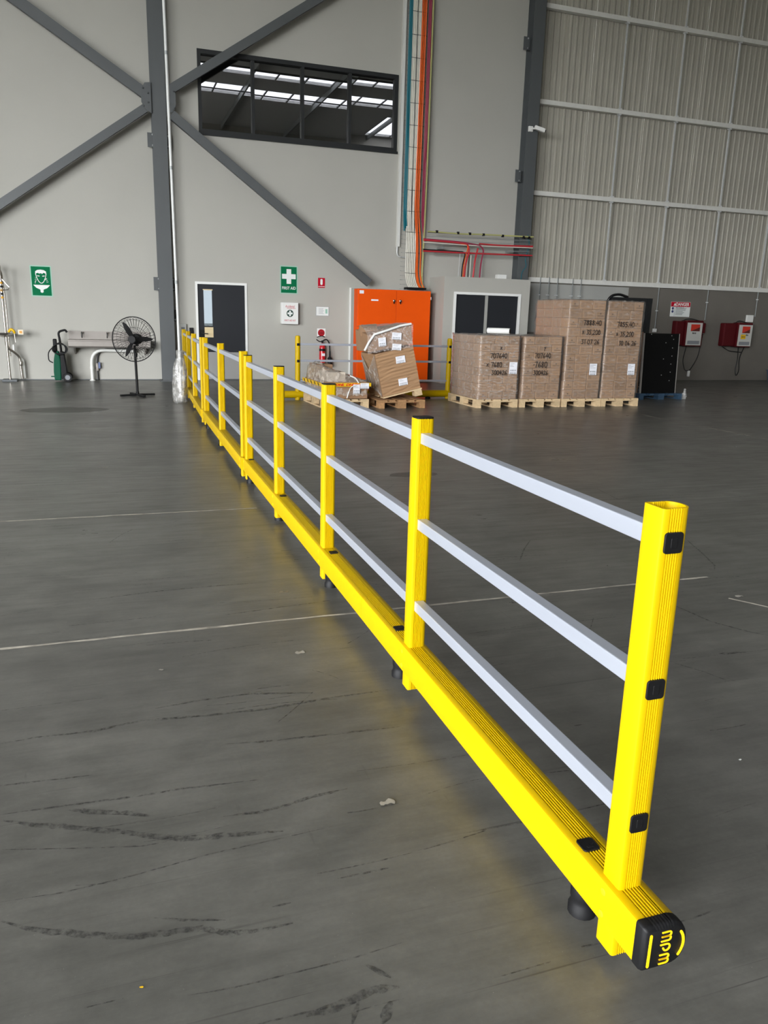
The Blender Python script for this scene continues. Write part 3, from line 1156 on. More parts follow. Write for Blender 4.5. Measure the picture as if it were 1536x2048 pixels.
cable([(-.1, -.03, .27), (.9, -.03, .25), (1.35, -.03, .2), (1.43, -.03, .1), (1.37, -.03, -.2), (1.36, -.03, -.52)], .019, 'cable_crimson', ht)
cable([(-.1, -.035, .25), (.7, -.035, .235), (1.02, -.035, .22), (1.06, -.035, .05), (.98, -.035, -.2), (.96, -.035, -.52)], .02, 'cable_red', ht)
cable([(.93, -.02, -.52), (.94, -.02, -.2), (1.0, -.03, .03), (1.03, -.03, .2), (.6, -.03, .24), (-.1, -.03, .26)], .014, 'cable_orange', ht)
cable([(-.1, -.03, .2), (1.0, -.03, .19), (HX, -.03, .22)], .014, 'cable_white', ht)
cable([(-.1, -.03, .045), (.9, -.03, .04), (.96, -.03, .0), (.9, -.03, -.25), (.89, -.03, -.52)], .015, 'cable_black', ht)
cable([(-.1, -.03, .01), (1.2, -.03, .02), (HX, -.03, .045)], .02, 'cable_red', ht)
cable([(1.3, -.035, .24), (1.8, -.035, .23), (HX, -.035, .255)], .02, 'cable_red', ht)
cable([(1.28, -.03, .14), (1.22, -.03, -.1), (1.19, -.03, -.52)], .022, 'cable_red', ht)
for i in range(3):
    cable([(1.03 + i * .045, -.01, -.02), (1.02 + i * .045, -.01, -.52)], .009, ('cable_white', 'cable_black', 'cable_white')[i], ht)
part('drop_rail', MB().bar((.84, 0, .0), (.82, 0, -.52), .012, .012), 'galv_bright', ht)
part('drop_rail', MB().bar((1.43, 0, .0), (1.41, 0, -.52), .012, .012), 'galv_bright', ht)

t = thing('teal_wire', 'thin loose teal wire hanging on the right column above the plant room', 'wire', (9.5, COLY - .01, 2.42))
part('wire', MB().tube(curve_pts([(-.05, 0, 0), (-.04, 0, .2), (.08, 0, .32), (.02, 0, .5), (.12, 0, .8), (.06, 0, 1.05)]), .008, 6), 'teal', t)

cc = thing('security_camera', 'small white security camera mounted on the right column', 'camera', (9.43, COLY, 5.78))
part('mount', MB().box(-.055, .055, -.05, 0, -.06, .06), 'white_plastic', cc, bevel=.01)
part('arm', MB().tube([(0, -.05, 0), (.08, -.09, .01)], .018, 8), 'white_plastic', cc, smooth=50)
part('housing', MB().bar((.06, -.1, .03), (.3, -.16, -.04), .09, .085), 'white_plastic', cc, bevel=.012)
part('lens', MB().lathe([(.03, 0), (.03, .02)], 12, (.3, -.16, -.04), (.24, -.06, -.07)), 'black_gloss', cc)


# ------------------------------------------------------------------ yellow safety barriers
def d_profile(hw0, hw1, half, bulge, g0, g1, ng, depth, both):
    """flat on the left, bulged on the right, grooved on top (and bottom)"""
    ua = hw1 - bulge
    c = .006
    pts = [(hw0, half - c), (hw0, -half + c), (hw0 + c * .3, -half + c * .3), (hw0 + c, -half)]

    def grooves(sign, rev):
        g = []
        p = (g1 - g0) / ng
        for i in range(ng):
            m_ = g0 + p * (i + .5)
            g += [(m_ - .34 * p, sign * half), (m_ - .16 * p, sign * (half - depth)), (m_ + .16 * p, sign * (half - depth)), (m_ + .34 * p, sign * half)]
        return g[::-1] if rev else g
    if both:
        pts += grooves(-1, False)
    pts.append((ua, -half))
    for i in range(1, 12):
        a = -PI / 2 + PI * i / 12
        ca, sa = math.cos(a), math.sin(a)
        pts.append((ua + bulge * abs(ca) ** .8, half * math.copysign(abs(sa) ** .85, sa)))
    pts.append((ua, half))
    pts += grooves(1, True)
    pts += [(hw0 + c, half), (hw0 + c * .3, half - c * .3)]
    return pts


POST = d_profile(-.042, .0315, .033, .026, -.027, .008, 6, .0034, True)
BEAM = d_profile(-.0575, .0575, .055, .05, -.036, .02, 7, .0032, False)
BZ = .162                                       # beam axis height


def post_mesh(top):
    mb = MB()
    z0 = .035
    n = len(POST)
    inner = [(x * .88 - .0005, y * .84) for x, y in POST]
    vs = [(x, y, z0) for x, y in POST] + [(x, y, top) for x, y in POST] + [(x, y, top) for x, y in inner] + [(x, y, top - .12) for x, y in inner]
    fs = [tuple(range(n))]
    for i in range(n):
        j = (i + 1) % n
        fs += [(i, i + n, j + n, j), (i + n, i + 2 * n, j + 2 * n, j + n), (i + 2 * n, i + 3 * n, j + 3 * n, j + 2 * n)]
    fs.append(tuple(range(3 * n, 4 * n)))
    return mb.add(vs, fs).mesh('post')


POST_A, POST_B = post_mesh(1.1226), post_mesh(1.152)


def rounded_square(h, r, n=4):
    out = []
    for cx, cy_, a0 in ((h - r, h - r, 0), (-h + r, h - r, PI / 2), (-h + r, -h + r, PI), (h - r, -h + r, 1.5 * PI)):
        for i in range(n + 1):
            a = a0 + PI / 2 * i / n
            out.append((cx + r * math.cos(a), cy_ + r * math.sin(a)))
    return out


def plug(mb_parent, xc, yc, zc, axis):
    sq = rounded_square(.0225, .007)
    mb = MB()
    if axis == 'y':
        mb.prism([(xc + a, zc + b) for a, b in sq], yc - .005, yc + .012, 'y')
        mb.prism([(xc + a * .35, zc + b * .5) for a, b in sq], yc - .006, yc, 'y')
    else:
        mb.prism([(xc + a, yc + b) for a, b in sq], zc - .012, zc + .004, 'z')
        mb.prism([(xc + a * .4, yc + b * .15 - .01) for a, b in sq], zc - .002, zc + .005, 'z')
    return part('cover_plug', mb, 'black', mb_parent, bevel=.0012)


def barrier(label, loc, rz, ys, beams, rail, top_me, zs_rail, caps, plugs, feet, top):
    t = thing('safety_barrier', label, 'barrier', loc, rz, group='yellow safety barriers in the long row')
    for i, y in enumerate(ys):
        po = link('post', top_me, 'yellow', t, smooth=35, loc=(0, y, 0))
        if i in caps:
            part('post_cap', MB().prism([(a * .97, b * .97) for a, b in POST], top - .012, top + .005, 'z'), 'black', po, bevel=.002)
    for a, b in beams:
        part('beam', MB().prism([(x, z + BZ) for x, z in BEAM], a, b, 'y'), 'yellow', t, smooth=35)
    for z in zs_rail:
        part('rail', MB().box(-.026, .012, rail[0], rail[1], z - .0205, z + .0205), 'alu', t, bevel=.003)
    for x, y in plugs:
        plug(t, x, y, BZ + .055, 'z')
    for x, y in feet:
        mb = MB().lathe([(.03, .09), (.034, .075), (.034, .05), (.032, .045), (.032, .03), (.037, .02), (.037, .0)][::-1], 16, (x, y, 0))
        part('foot', mb, 'rubber', t, smooth=40)
    for y in ys:
        for dz in (.03, -.03):
            s = part('screw', MB().lathe([(.009, 0), (.009, -.002), (.005, -.003)], 12, (-.0575, y - .0, BZ + dz), (1, 0, 0)), 'yellow_logo', t)
    return t


RZ1 = -.0058
ys1 = [0, 1.392, 2.784, 4.176, 5.575]
b1 = barrier('nearest yellow barrier with black logo end cap and ribbed posts', (1.0765, 1.283, 0), RZ1, ys1,
             [(-.123, 1.952), (1.954, 5.60)], (-.02, 5.59), POST_A, (1.0505, .7215, .3915), (1, 2, 3, 4),
             [(-.021, .127), (-.012, 1.557), (-.004, 2.66), (-.002, 4.068), (.003, 5.53)],
             [(-.002, .15), (.0, 1.56), (.0, 2.72), (.0, 4.22), (.0, 5.55)], 1.1226)
for z in (1.0505, .7215, .3915):
    plug(b1, -.011, -.0325, z, 'y')
# end cap with the maker's mark
capo = MB()
n = len(BEAM)
outer = [(x * 1.02, z * 1.03 + BZ) for x, z in d_profile(-.0575, .0575, .055, .05, -.036, .02, 7, .0006, False)]
mid = [(x * 1.0, (z - BZ) * .985 + BZ) for x, z in outer]
inn = [(x * .86, (z - BZ) * .84 + BZ) for x, z in outer]
vs = [(x, -.122, z) for x, z in outer] + [(x, -.142, z) for x, z in outer] + [(x * .96, -.150, (z - BZ) * .95 + BZ) for x, z in outer] + [(x, -.1545, z) for x, z in inn]
fs = [tuple(range(n))]
for i in range(n):
    j = (i + 1) % n
    for k in range(3):
        fs.append((i + k * n, i + (k + 1) * n, j + (k + 1) * n, j + k * n))
fs.append(tuple(range(3 * n, 4 * n)))
capo.add(vs, fs)
endcap = part('end_cap', capo, 'black', b1, smooth=45)


def ribbon(pts, wd, y0, y1, n=7):
    """rounded stroke on a face looking toward -y, made of hulls along the path (x,z)"""
    mb = MB()
    P = [Vector(p) for p in pts]
    L_, R_ = [], []
    for i, p in enumerate(P):
        t_ = (P[min(i + 1, len(P) - 1)] - P[max(i - 1, 0)]).normalized()
        s = Vector((-t_.y, t_.x)) * wd / 2
        L_.append(p + s)
        R_.append(p - s)

    def capp(c, d):
        a0 = math.atan2(d.y, d.x)
        return [c + Vector((math.cos(a0 - PI / 2 + PI * k / n), math.sin(a0 - PI / 2 + PI * k / n))) * wd / 2 for k in range(1, n)]
    poly = R_ + capp(P[-1], P[-1] - P[-2]) + L_[::-1] + capp(P[0], P[0] - P[1])
    k = len(poly)
    # quads along the stroke for a clean concave shape
    mb.prism([(p.x, p.y) for p in poly], y0, y1, 'y')
    return mb


def arc(cx, cz, r, a0, a1, n=8):
    return [(cx + r * math.cos(a0 + (a1 - a0) * i / n), cz + r * math.sin(a0 + (a1 - a0) * i / n)) for i in range(n + 1)]


LY0, LY1 = -.1556, -.150
logo = MB()


def stroke(pts, wd=.0045):
    m_ = ribbon(pts, wd, LY0, LY1)
    logo.add(m_.v, m_.f)


X0, X1 = -.0125, .0105         # letters' foot line and head line (heads point right)
for zt in (.2015, .1425):    # two letters m, read from the top down
    p = .0115
    r = p / 2
    for k in range(2):
        zz = zt - p * k
        stroke([(X0, zz), (X1 - r, zz)] + arc(X1 - r, zz - r, r, PI / 2, -PI / 2, 8)[1:] + [(X0 if k else X0, zz - p)])
zt = .1695                   # letter p
r = .0085
stroke([(X0 - .001, zt), (X1 - .009, zt)] + arc(X1 - .0085, zt - r, r, PI / 2, -PI * .95, 14)[1:])
stroke([(-.042, .2), (-.043, .121)], .0068)
stroke(arc(-.005, .163, .051, math.radians(36), math.radians(-36), 10), .0065)
part('maker_mark', logo, 'yellow_logo', endcap)

barrier('middle yellow barrier of the row, its posts without black caps', (1.093, 7.0, 0), -.0125,
        [0, 1.71, 3.43], [(-.09, 3.5)], (-.02, 3.46), POST_B, (1.07, .735, .4), (), [],
        [(0, .12), (0, 1.9), (0, 3.3)], 1.152)
barrier('farthest yellow barrier of the row, beside the plastic-wrapped pole', (1.125, 10.66, 0), -.03,
        [0, 1.68, 3.09, 4.4], [(-.09, 4.5)], (-.02, 4.43), POST_B, (1.07, .735, .4), (), [],
        [(0, .15), (0, 1.9), (0, 4.2)], 1.152)

# round-post barrier by the orange cabinet
t = thing('safety_barrier', 'yellow round-post barrier standing in front of the orange cabinet', 'barrier', (3.075, 13.66, 0))
for x in (0, 2.90):
    p_ = part('post', MB().lathe([(.046, .0), (.046, 1.08), (.04, 1.11), (.02, 1.118)], 20, (x, 0, 0)), 'yellow', t, smooth=40)
    for z in (.965, .68):
        plug(p_, x, -.046, z, 'y')
part('beam', MB().lathe([(.06, -.26), (.065, -.255), (.065, 2.93), (.06, 2.94)], 24, (0, 0, .095), (1, 0, 0)), 'yellow', t, smooth=40)
part('beam_cap', MB().lathe([(.05, -.275), (.0655, -.262), (.0655, -.25)], 24, (0, 0, .095), (1, 0, 0)), 'black', t, smooth=40)
for z in (.97, .685, .335):
    part('rail', MB().box(-.03, 2.93, -.02, .02, z - .018, z + .018), 'alu', t, bevel=.003)
for x in (.25, 2.5):
    part('foot', MB().lathe([(.05, 0), (.05, .02), (.03, .05)], 14, (x, 0, 0)), 'rubber', t, smooth=40)

# ------------------------------------------------------------------ steel pole wrapped in plastic
t = thing('service_pole', 'tall pale steel pole whose foot is wrapped in crumpled clear plastic', 'pole', (1.035, 13.35, 0))
part('pipe', MB().tube([(0, 0, .2), (-.045, 0, 5.8), (-.09, 0, ROOF)], .023, 12), 'pole', t, smooth=50)
for z in (1.9, 3.6, 5.2, 6.8):
    part('collar', MB().lathe([(.027, 0), (.027, .05)], 12, (-.008 * z, 0, z)), 'galv', t, smooth=50)
rw = random.Random(21)
prof = [(.045, .86), (.065, .83), (.055, .74), (.085, .66), (.102, .55), (.108, .42), (.112, .3), (.112, .2), (.107, .1), (.105, .02), (.09, 0)]
vs, fs = [], []
nn = 40
for i, (r, z) in enumerate(prof):
    for j in range(nn):
        a = 2 * PI * j / nn
        rr = r * (1 + rw.uniform(-.14, .14)) * (1 + .12 * math.sin(3 * a + i * .8))
        vs.append((rr * math.cos(a) - .0025 * i, rr * math.sin(a) * 1.2, z + (rw.uniform(-.015, .015) if 0 < i < 9 else 0)))
for i in range(len(prof) - 1):
    for j in range(nn):
        fs.append((i * nn + j, i * nn + (j + 1) % nn, (i + 1) * nn + (j + 1) % nn, (i + 1) * nn + j))
part('plastic_wrap', MB().add(vs, fs), 'plastic', t, smooth=180)
vs2 = [(x * .8, y * .8, z * .96 + .01) for x, y, z in vs]
part('inner_wrap', MB().add(vs2, fs), 'plastic', t, smooth=180)

# ------------------------------------------------------------------ small fittings left of the door
o = tag(part('door_intercom', MB().box(1.265, 1.375, WY - .04, WY, 1.26, 1.5), 'black_gloss', bevel=.01), 'black intercom on the wall right of the left column', 'intercom')
o2 = part('button', MB().lathe([(.02, 0), (.02, .008)], 12, (1.31, WY - .048, 1.29), (0, 1, 0)), 'white_plastic', o)
t = thing('isolator_box', 'grey outlet box on the wall left of the door frame', 'outlet box', (1.46, WY, 1.08))
part('housing', MB().box(-.08, .08, -.06, 0, -.14, .13), 'cabinet_grey', t, bevel=.01)
part('switch', MB().box(-.035, .035, -.075, -.06, -.05, .06), 'tank', t)
tag(part('push_bar', MB().box(1.6, 1.68, WY - .05, WY, .93, 1.13), 'black', bevel=.01), 'small black box on the wall between outlet box and door', 'switch box')


# ------------------------------------------------------------------ signs
def marks(x, z, wd, ht, n, y, m, parent):
    '''print too small to read in the photograph: a row of short strokes'''
    mb = MB()
    rnd = random.Random(int(x * 999) + n)
    st = wd / n
    for i in range(n):
        a = x - wd / 2 + st * i
        mb.box(a, a + st * rnd.uniform(.5, .8), y - .001, y, z - ht / 2, z + ht / 2 * rnd.uniform(.6, 1))
    return part('small_print', mb, m, parent, kind='stuff')


def rrect(x0, x1, z0, z1, r, n=4):
    out = []
    for cx, cz, a0 in ((x1 - r, z1 - r, 0), (x0 + r, z1 - r, PI / 2), (x0 + r, z0 + r, PI), (x1 - r, z0 + r, 1.5 * PI)):
        for i in range(n + 1):
            a = a0 + PI / 2 * i / n
            out.append((cx + r * math.cos(a), cz + r * math.sin(a)))
    return out


def flat(poly, m, parent, name, y=-.005, th=.0012):
    return part(name, MB().prism(poly, y - th, y, 'y'), m, parent)


def sign(name, label, x0, x1, z0, z1, m, r=.02, rim=None, cat='sign', th=.004, rot=0.0):
    t = thing(name, label, cat, ((x0 + x1) / 2, WY - .001, (z0 + z1) / 2), rot=(0, rot, 0))
    w2, h2 = (x1 - x0) / 2, (z1 - z0) / 2
    if rim:
        part('backing', MB().prism(rrect(-w2, w2, -h2, h2, r), -th, 0, 'y'), rim, t)
        k = .022
        flat(rrect(-w2 + k, w2 - k, -h2 + k, h2 - k, .004), m, t, 'face', -th)
    else:
        part('backing', MB().prism(rrect(-w2, w2, -h2, h2, r), -th, 0, 'y'), m, t)
    return t


t = sign('eyewash_sign', 'green sign with a white face over an eyewash basin', -1.503, -1.10, 1.685, 2.293, 'green_sign', rim='sign_rim', rot=0.0)
y = -.0053
head = [(-.1, .19), (-.06, .215), (0, .225), (.06, .215), (.1, .19), (.105, .14), (.085, .06), (.05, -.015), (.015, -.045), (-.015, -.045), (-.05, -.015), (-.085, .06), (-.105, .14)]
flat(head, 'sign_white', t, 'pictogram_head', y)
inner = [(-.088, .15), (-.05, .16), (-.03, .145), (0, .155), (.03, .14), (.05, .165), (.088, .15), (.09, .13), (.073, .062), (.042, -.005), (.012, -.032), (-.012, -.032), (-.042, -.005), (-.073, .062), (-.09, .13)]
flat(inner, 'green_sign', t, 'pictogram_face', y - .0013)
mb = MB()
for sx in (-1, 1):
    mb.prism([(sx * .025, .09), (sx * .07, .095), (sx * .07, .11), (sx * .025, .105)], y - .004, y - .0027, 'y')
part('pictogram_eyes', mb, 'sign_white', t)
flat([(-.155, -.075), (.155, -.075), (.145, -.09), (.1, -.135), (.04, -.16), (.028, -.17), (.028, -.215), (0, -.23), (-.028, -.215), (-.028, -.17), (-.04, -.16), (-.1, -.135), (-.145, -.09)], 'sign_white', t, 'pictogram_basin', y)
mb = MB()
rs = random.Random(2)
for sx in (-1, 1):
    for i in range(16):
        a, d = rs.uniform(.35, 1.25), rs.uniform(.03, .14)
        px, pz = sx * (.135 - d * math.cos(a) * .6), -.06 + d * math.sin(a)
        mb.prism([(px - .004, pz), (px + .004, pz), (px + .004, pz + .009), (px - .004, pz + .009)], y - .0025, y, 'y')
part('pictogram_spray', mb, 'sign_white', t)

t = sign('first_aid_sign', 'green first aid sign with a white cross on the grey wall', 3.608, 4.008, 1.914, 2.517, 'green_sign', rim='sign_rim')
flat([(-.052, .23), (.052, .23), (.052, .125), (.155, .125), (.155, .02), (.052, .02), (.052, -.085), (-.052, -.085), (-.052, .02), (-.155, .02), (-.155, .125), (-.052, .125)][::-1], 'sign_white', t, 'white_cross')
text('FIRST AID', .088, (0, -.0055, -.18), 'sign_white', t, sx=.83, offset=.001)

t = thing('first_aid_box', 'white wall-mounted first aid box under the first aid sign', 'first aid box', (3.80, WY, 1.49))
part('cabinet', MB().box(-.19, .19, -.15, 0, -.234, .236), 'white', t, bevel=.008)
part('door', MB().box(-.188, .188, -.158, -.1505, -.232, .234), 'white', t, bevel=.004)
text('Accidental', .075, (.0, -.16, .15), 'ink_red', t, sx=.66, shear=.1)
marks(.03, .11, .2, .014, 12, -.1585, 'ink_red', t)
part('cross_disc', MB().lathe([(.078, 0), (.078, .002)], 28, (0, -.1605, .0), (0, 1, 0)), mat('dark_green', '12382c', .5), t)
flat([(-.02, .058), (.02, .058), (.02, .02), (.058, .02), (.058, -.02), (.02, -.02), (.02, -.058), (-.02, -.058), (-.02, -.02), (-.058, -.02), (-.058, .02), (-.02, .02)][::-1], 'sign_white', t, 'white_cross', -.1605)
text('FIRST AID KIT', .05, (0, -.16, -.155), 'ink_red', t, sx=.85)

t = sign('extinguisher_sign', 'small red fire extinguisher location sign above the paper notice', 4.478, 4.64, 2.072, 2.289, 'sign_red', .008)
flat(rrect(-.026, .026, -.045, .085, .022), 'sign_white', t, 'pictogram_extinguisher', -.0042)
flat(rrect(-.074, .074, -.085, -.075, .002), 'sign_white', t, 'white_bar', -.0042)
t = sign('notice', 'white paper notice in a clear wall holder above the round red sign', 4.432, 4.738, 1.455, 1.66, 'sign_white', .004)
mb = MB()
rn = random.Random(4)
for i in range(6):
    z = .06 - i * .023
    mb.prism(rrect(-.09, -.09 + rn.uniform(.1, .17), z - .003, z + .003, .001, 1), -.0052, -.004, 'y')
part('printed_lines', mb, 'ink_grey', t)
flat(rrect(.07, .12, -.05, .05, .004), 'sign_rim', t, 'printed_panel', -.0042)
mb = MB()
for a, b, c, d in ((-.153, .153, .097, .102), (-.153, .153, -.102, -.097), (-.153, -.146, -.097, .097), (.146, .153, -.097, .097)):
    mb.box(a, b, -.008, -.004, c, d)
part('holder_rim', mb, 'ink_grey', t)
t = sign('extinguisher_type_sign', 'square white sign with a red disc above the fire extinguisher', 4.464, 4.661, .981, 1.173, 'sign_white', .006)
part('red_disc', MB().lathe([(.08, 0), (.08, .0015)], 28, (0, -.0056, 0), (0, 1, 0)), mat('disc_red', 'a3121f', .4), t)
marks(0, .03, .1, .01, 10, -.0061, 'ink_red', t)
marks(0, -.005, .12, .012, 9, -.0061, 'ink', t)

t = sign('danger_sign', 'white danger sign with a red header on the dark base wall', 14.165, 14.8, 1.687, 2.072, 'sign_white', .015)
flat(rrect(-.312, .312, .065, .187, .01), 'sign_red', t, 'header', -.0042)
text('DANGER', .115, (.055, -.006, .125), 'sign_white', t, offset=.002, sx=.92)
flat([(-.235, .09), (-.145, .09), (-.19, .165)], 'sign_white', t, 'warning_triangle', -.0056)
for z in (.02, -.06):
    part('mandatory_symbol', MB().lathe([(.034, 0), (.034, .0015)], 20, (-.245, -.0057, z), (0, 1, 0)), 'ink_blue', t)
mb = MB()
for i in range(7):
    z = .03 - i * .028
    mb.prism(rrect(-.15, -.15 + rn.uniform(.2, .36), z - .006, z + .006, .001, 1), -.0052, -.004, 'y')
part('printed_lines', mb, 'ink_grey', t)
text('Battery charging area', .036, (-.15, -.0055, .045), 'ink', t, align='LEFT', sx=.85)
flat(rrect(-.185, -.18, -.17, .05, .001), 'ink_blue', t, 'divider', -.0042)

# ------------------------------------------------------------------ fire extinguisher
t = thing('fire_extinguisher', 'red fire extinguisher with black band and horn hung on the grey wall', 'fire extinguisher', (4.56, WY - .12, .27))
part('cylinder', MB().lathe([(.05, 0), (.068, .015), (.07, .05), (.07, .46), (.06, .53), (.03, .57), (.02, .58)], 24), 'red_ext', t, smooth=40)
part('black_band', MB().lathe([(.0715, .40), (.0715, .455)], 24), 'black', t, smooth=40)
part('label_panel', MB().lathe([(.0712, .31), (.0712, .37)], 24) if False else MB().box(-.035, .045, -.0725, -.066, .29, .35), 'label', t)
v_ = part('valve', MB().lathe([(.022, .57), (.022, .64)], 12), 'black', t, smooth=40)
part('carry_handle', MB().tube(curve_pts([(.02, 0, .62), (-.08, -.03, .61), (-.15, -.04, .66)]), .011, 8), 'black', t, smooth=50)
part('squeeze_lever', MB().tube(curve_pts([(.05, 0, .72), (-.03, -.03, .74), (-.14, -.04, .71)]), .01, 8), 'black', t, smooth=50)
part('hose', MB().tube(curve_pts([(.02, 0, .64), (.1, 0, .67), (.17, 0, .58), (.18, 0, .38)]), .014, 8), 'rubber', t, smooth=50)
part('horn', MB().lathe([(.02, .4), (.022, .28), (.05, .24), (.062, .06), (.05, .05)][::-1], 16, (.18, 0, 0)), 'black', t, smooth=40)
part('wall_hook', MB().box(-.02, .02, .05, .12, .55, .57), 'galv', t)

# ------------------------------------------------------------------ orange switchboard
cab = thing('switchboard_cabinet', 'tall orange two-door electrical cabinet against the grey wall', 'cabinet', (5.25, WY, 0))
W_ = 1.76
part('body', MB().box(0, W_, -.575, -.29, .05, 2.07), 'orange', cab, bevel=.004)
part('rear_enclosure', MB().box(0, W_, -.289, -.005, .05, 2.085), 'cabinet_grey', cab, bevel=.004)
part('side_post', MB().box(-.03, -.001, -.06, 0, 0, 2.1), 'white', cab)
part('plinth', MB().box(.05, W_ - .05, -.52, -.02, 0, .05), 'frame_black', cab)
dl = part('cabinet_door', MB().box(.012, .913, -.60, -.576, .06, 2.055), 'orange', cab, bevel=.004)
dr = part('cabinet_door', MB().box(.919, W_ - .012, -.60, -.576, .06, 2.055), 'orange', cab, bevel=.004)
for x, d_ in ((.845, dl), (1.0, dr)):
    k = part('door_knob', MB().lathe([(.012, 0), (.014, -.03), (.026, -.035), (.026, -.05), (.012, -.06)], 14, (x, -.60, 1.83), (0, 1, 0)), 'chrome', d_, smooth=40)
    part('key_tag', MB().box(x - .012, x + .012, -.64, -.632, 1.765, 1.81), 'black', d_)
part('rating_label', MB().box(.035, .135, -.6035, -.6005, 1.965, 2.035), 'label', dl)
part('name_label', MB().box(.31, .48, -.6035, -.6005, 1.815, 1.85), 'label', dl)
part('latch', MB().box(W_ - .006, W_ + .012, -.59, -.57, 1.88, 1.94), 'label', cab)


# ------------------------------------------------------------------ pallets
def pallet(label, loc, m, rz=0.0, w=.80, d=1.20, h=.144, rot=None, group='wooden pallets on the floor'):
    """front edge at local y=0, centred on x"""
    t = thing('pallet', label, 'pallet', loc, rz, group, rot)
    k = h / .144
    bw = [.145, .1, .145, .1, .145]
    gap = (w - sum(bw)) / 4
    x = -w / 2
    for b in bw:
        part('deck_board', MB().box(x, x + b, 0, d, .122 * k, .144 * k), m, t)
        x += b + gap
    for y0 in (0, d / 2 - .0725, d - .145):
        part('stringer_board', MB().box(-w / 2, w / 2, y0, y0 + .145, .1 * k, .122 * k), m, t)
        for x0, x1 in ((-w / 2, -w / 2 + .1), (-.0725, .0725), (w / 2 - .1, w / 2)):
            part('block', MB().box(x0, x1, y0, y0 + .145, .022 * k, .1 * k), m, t)
    for x0, x1 in ((-w / 2, -w / 2 + .1), (-.0725, .0725), (w / 2 - .1, w / 2)):
        part('bottom_board', MB().box(x0, x1, 0, d, 0, .022 * k), m, t)
    return t


PX = [6.235, 7.085, 7.925, 8.735]
PYF = 12.1
for x, lb in zip(PX, ('pale wooden pallet under the leftmost waist-high carton stack', 'pale wooden pallet under the carton stack marked y',
                      'pale wooden pallet under the left one of the two tall stacks', 'pale wooden pallet under the right one of the two tall stacks')):
    pallet(lb, (x, PYF, 0), 'wood')


def box_mesh(w, d, h, name='carton'):
    """box with small chamfers, origin at the lower left front corner"""
    g = .004
    c = .007
    me = MB().box(g, w - g, g, d - g, 0, h - .001).mesh(name)
    bm = bmesh.new()
    bm.from_mesh(me)
    bmesh.ops.bevel(bm, geom=bm.edges[:], offset=c, segments=1, affect='EDGES', profile=.5)
    bm.to_mesh(me)
    bm.free()
    return me


CM = {}


def carton(t, x, y, z, w, d, h, m, rnd):
    key = (round(w, 3), round(d, 3), round(h, 3), m)
    if key not in CM:
        CM[key] = box_mesh(w, d, h)
        CM[key].materials.append(M[m])
    o = link('carton', CM[key], None, t, loc=(x + rnd.uniform(-.003, .003), y + rnd.uniform(-.005, .005), z))
    return o


def wrap_shell(t, x0, x1, y0, y1, z0, z1, m, seed, name='stretch_wrap', top=True):
    rnd = random.Random(seed)
    bm = bmesh.new()
    nx, ny, nz = 14, 14, 18
    vs = {}

    def V(i, j, k):
        key = (i, j, k)
        if key not in vs:
            p = Vector((x0 + (x1 - x0) * i / nx, y0 + (y1 - y0) * j / ny, z0 + (z1 - z0) * k / nz))
            q = Vector((0, 0, 0))
            e = rnd.uniform(0, .010)
            if i == 0: q.x -= e
            if i == nx: q.x += e
            if j == 0: q.y -= e
            if j == ny: q.y += e
            if k == nz: q.z += rnd.uniform(0, .02)
            vs[key] = bm.verts.new(p + q)
        return vs[key]
    for k in range(nz):
        for i in range(nx):
            bm.faces.new((V(i, 0, k), V(i + 1, 0, k), V(i + 1, 0, k + 1), V(i, 0, k + 1)))
            bm.faces.new((V(i + 1, ny, k), V(i, ny, k), V(i, ny, k + 1), V(i + 1, ny, k + 1)))
        for j in range(ny):
            bm.faces.new((V(0, j + 1, k), V(0, j, k), V(0, j, k + 1), V(0, j + 1, k + 1)))
            bm.faces.new((V(nx, j, k), V(nx, j + 1, k), V(nx, j + 1, k + 1), V(nx, j, k + 1)))
    if top:
        for i in range(nx):
            for j in range(ny):
                bm.faces.new((V(i, j, nz), V(i + 1, j, nz), V(i + 1, j + 1, nz), V(i, j + 1, nz)))
    bmesh.ops.recalc_face_normals(bm, faces=bm.faces)
    me = bpy.data.meshes.new(name)
    bm.to_mesh(me)
    bm.free()
    return link(name, me, m, t, smooth=180)


def carton_stack(label, xc, nl, lh, seed, depth=1.15, film='film', w=.745):
    """front face at local y=.03; rows alternate which side shows the narrow carton end"""
    rnd = random.Random(seed)
    t = thing('carton_stack', label, 'carton stack', (xc, PYF, .145), group='stretch-wrapped carton stacks')
    wide, nar = w * .365, w * .27
    y0 = .03
    for k in range(nl):
        z = k * lh
        x = -w / 2
        seq = (['e', 's', 's'] if k % 2 == 0 else ['s', 's', 'e']) if nl - k < 8 else ['e', 's', 's']
        if seed % 2:
            seq = seq[::-1]
        for s in seq:
            ww = nar if s == 'e' else wide
            carton(t, x, y0, z, ww, .26, lh, 'carton_end' if s == 'e' else 'carton_side', rnd)
            x += ww
        for q in range(3):
            carton(t, -w / 2, y0 + .26 + q * .296, z, .25, .296, lh, 'kraft_plain', rnd)
    part('inner_cartons', MB().box(-w / 2 + .252, w / 2, y0 + .262, y0 + depth, 0, nl * lh - .004), 'kraft_plain', t)
    wrap_shell(t, -w / 2 - .006, w / 2 + .006, y0 - .012, y0 + depth + .006, -.05 if False else .0, nl * lh + .004, film, seed)
    return t


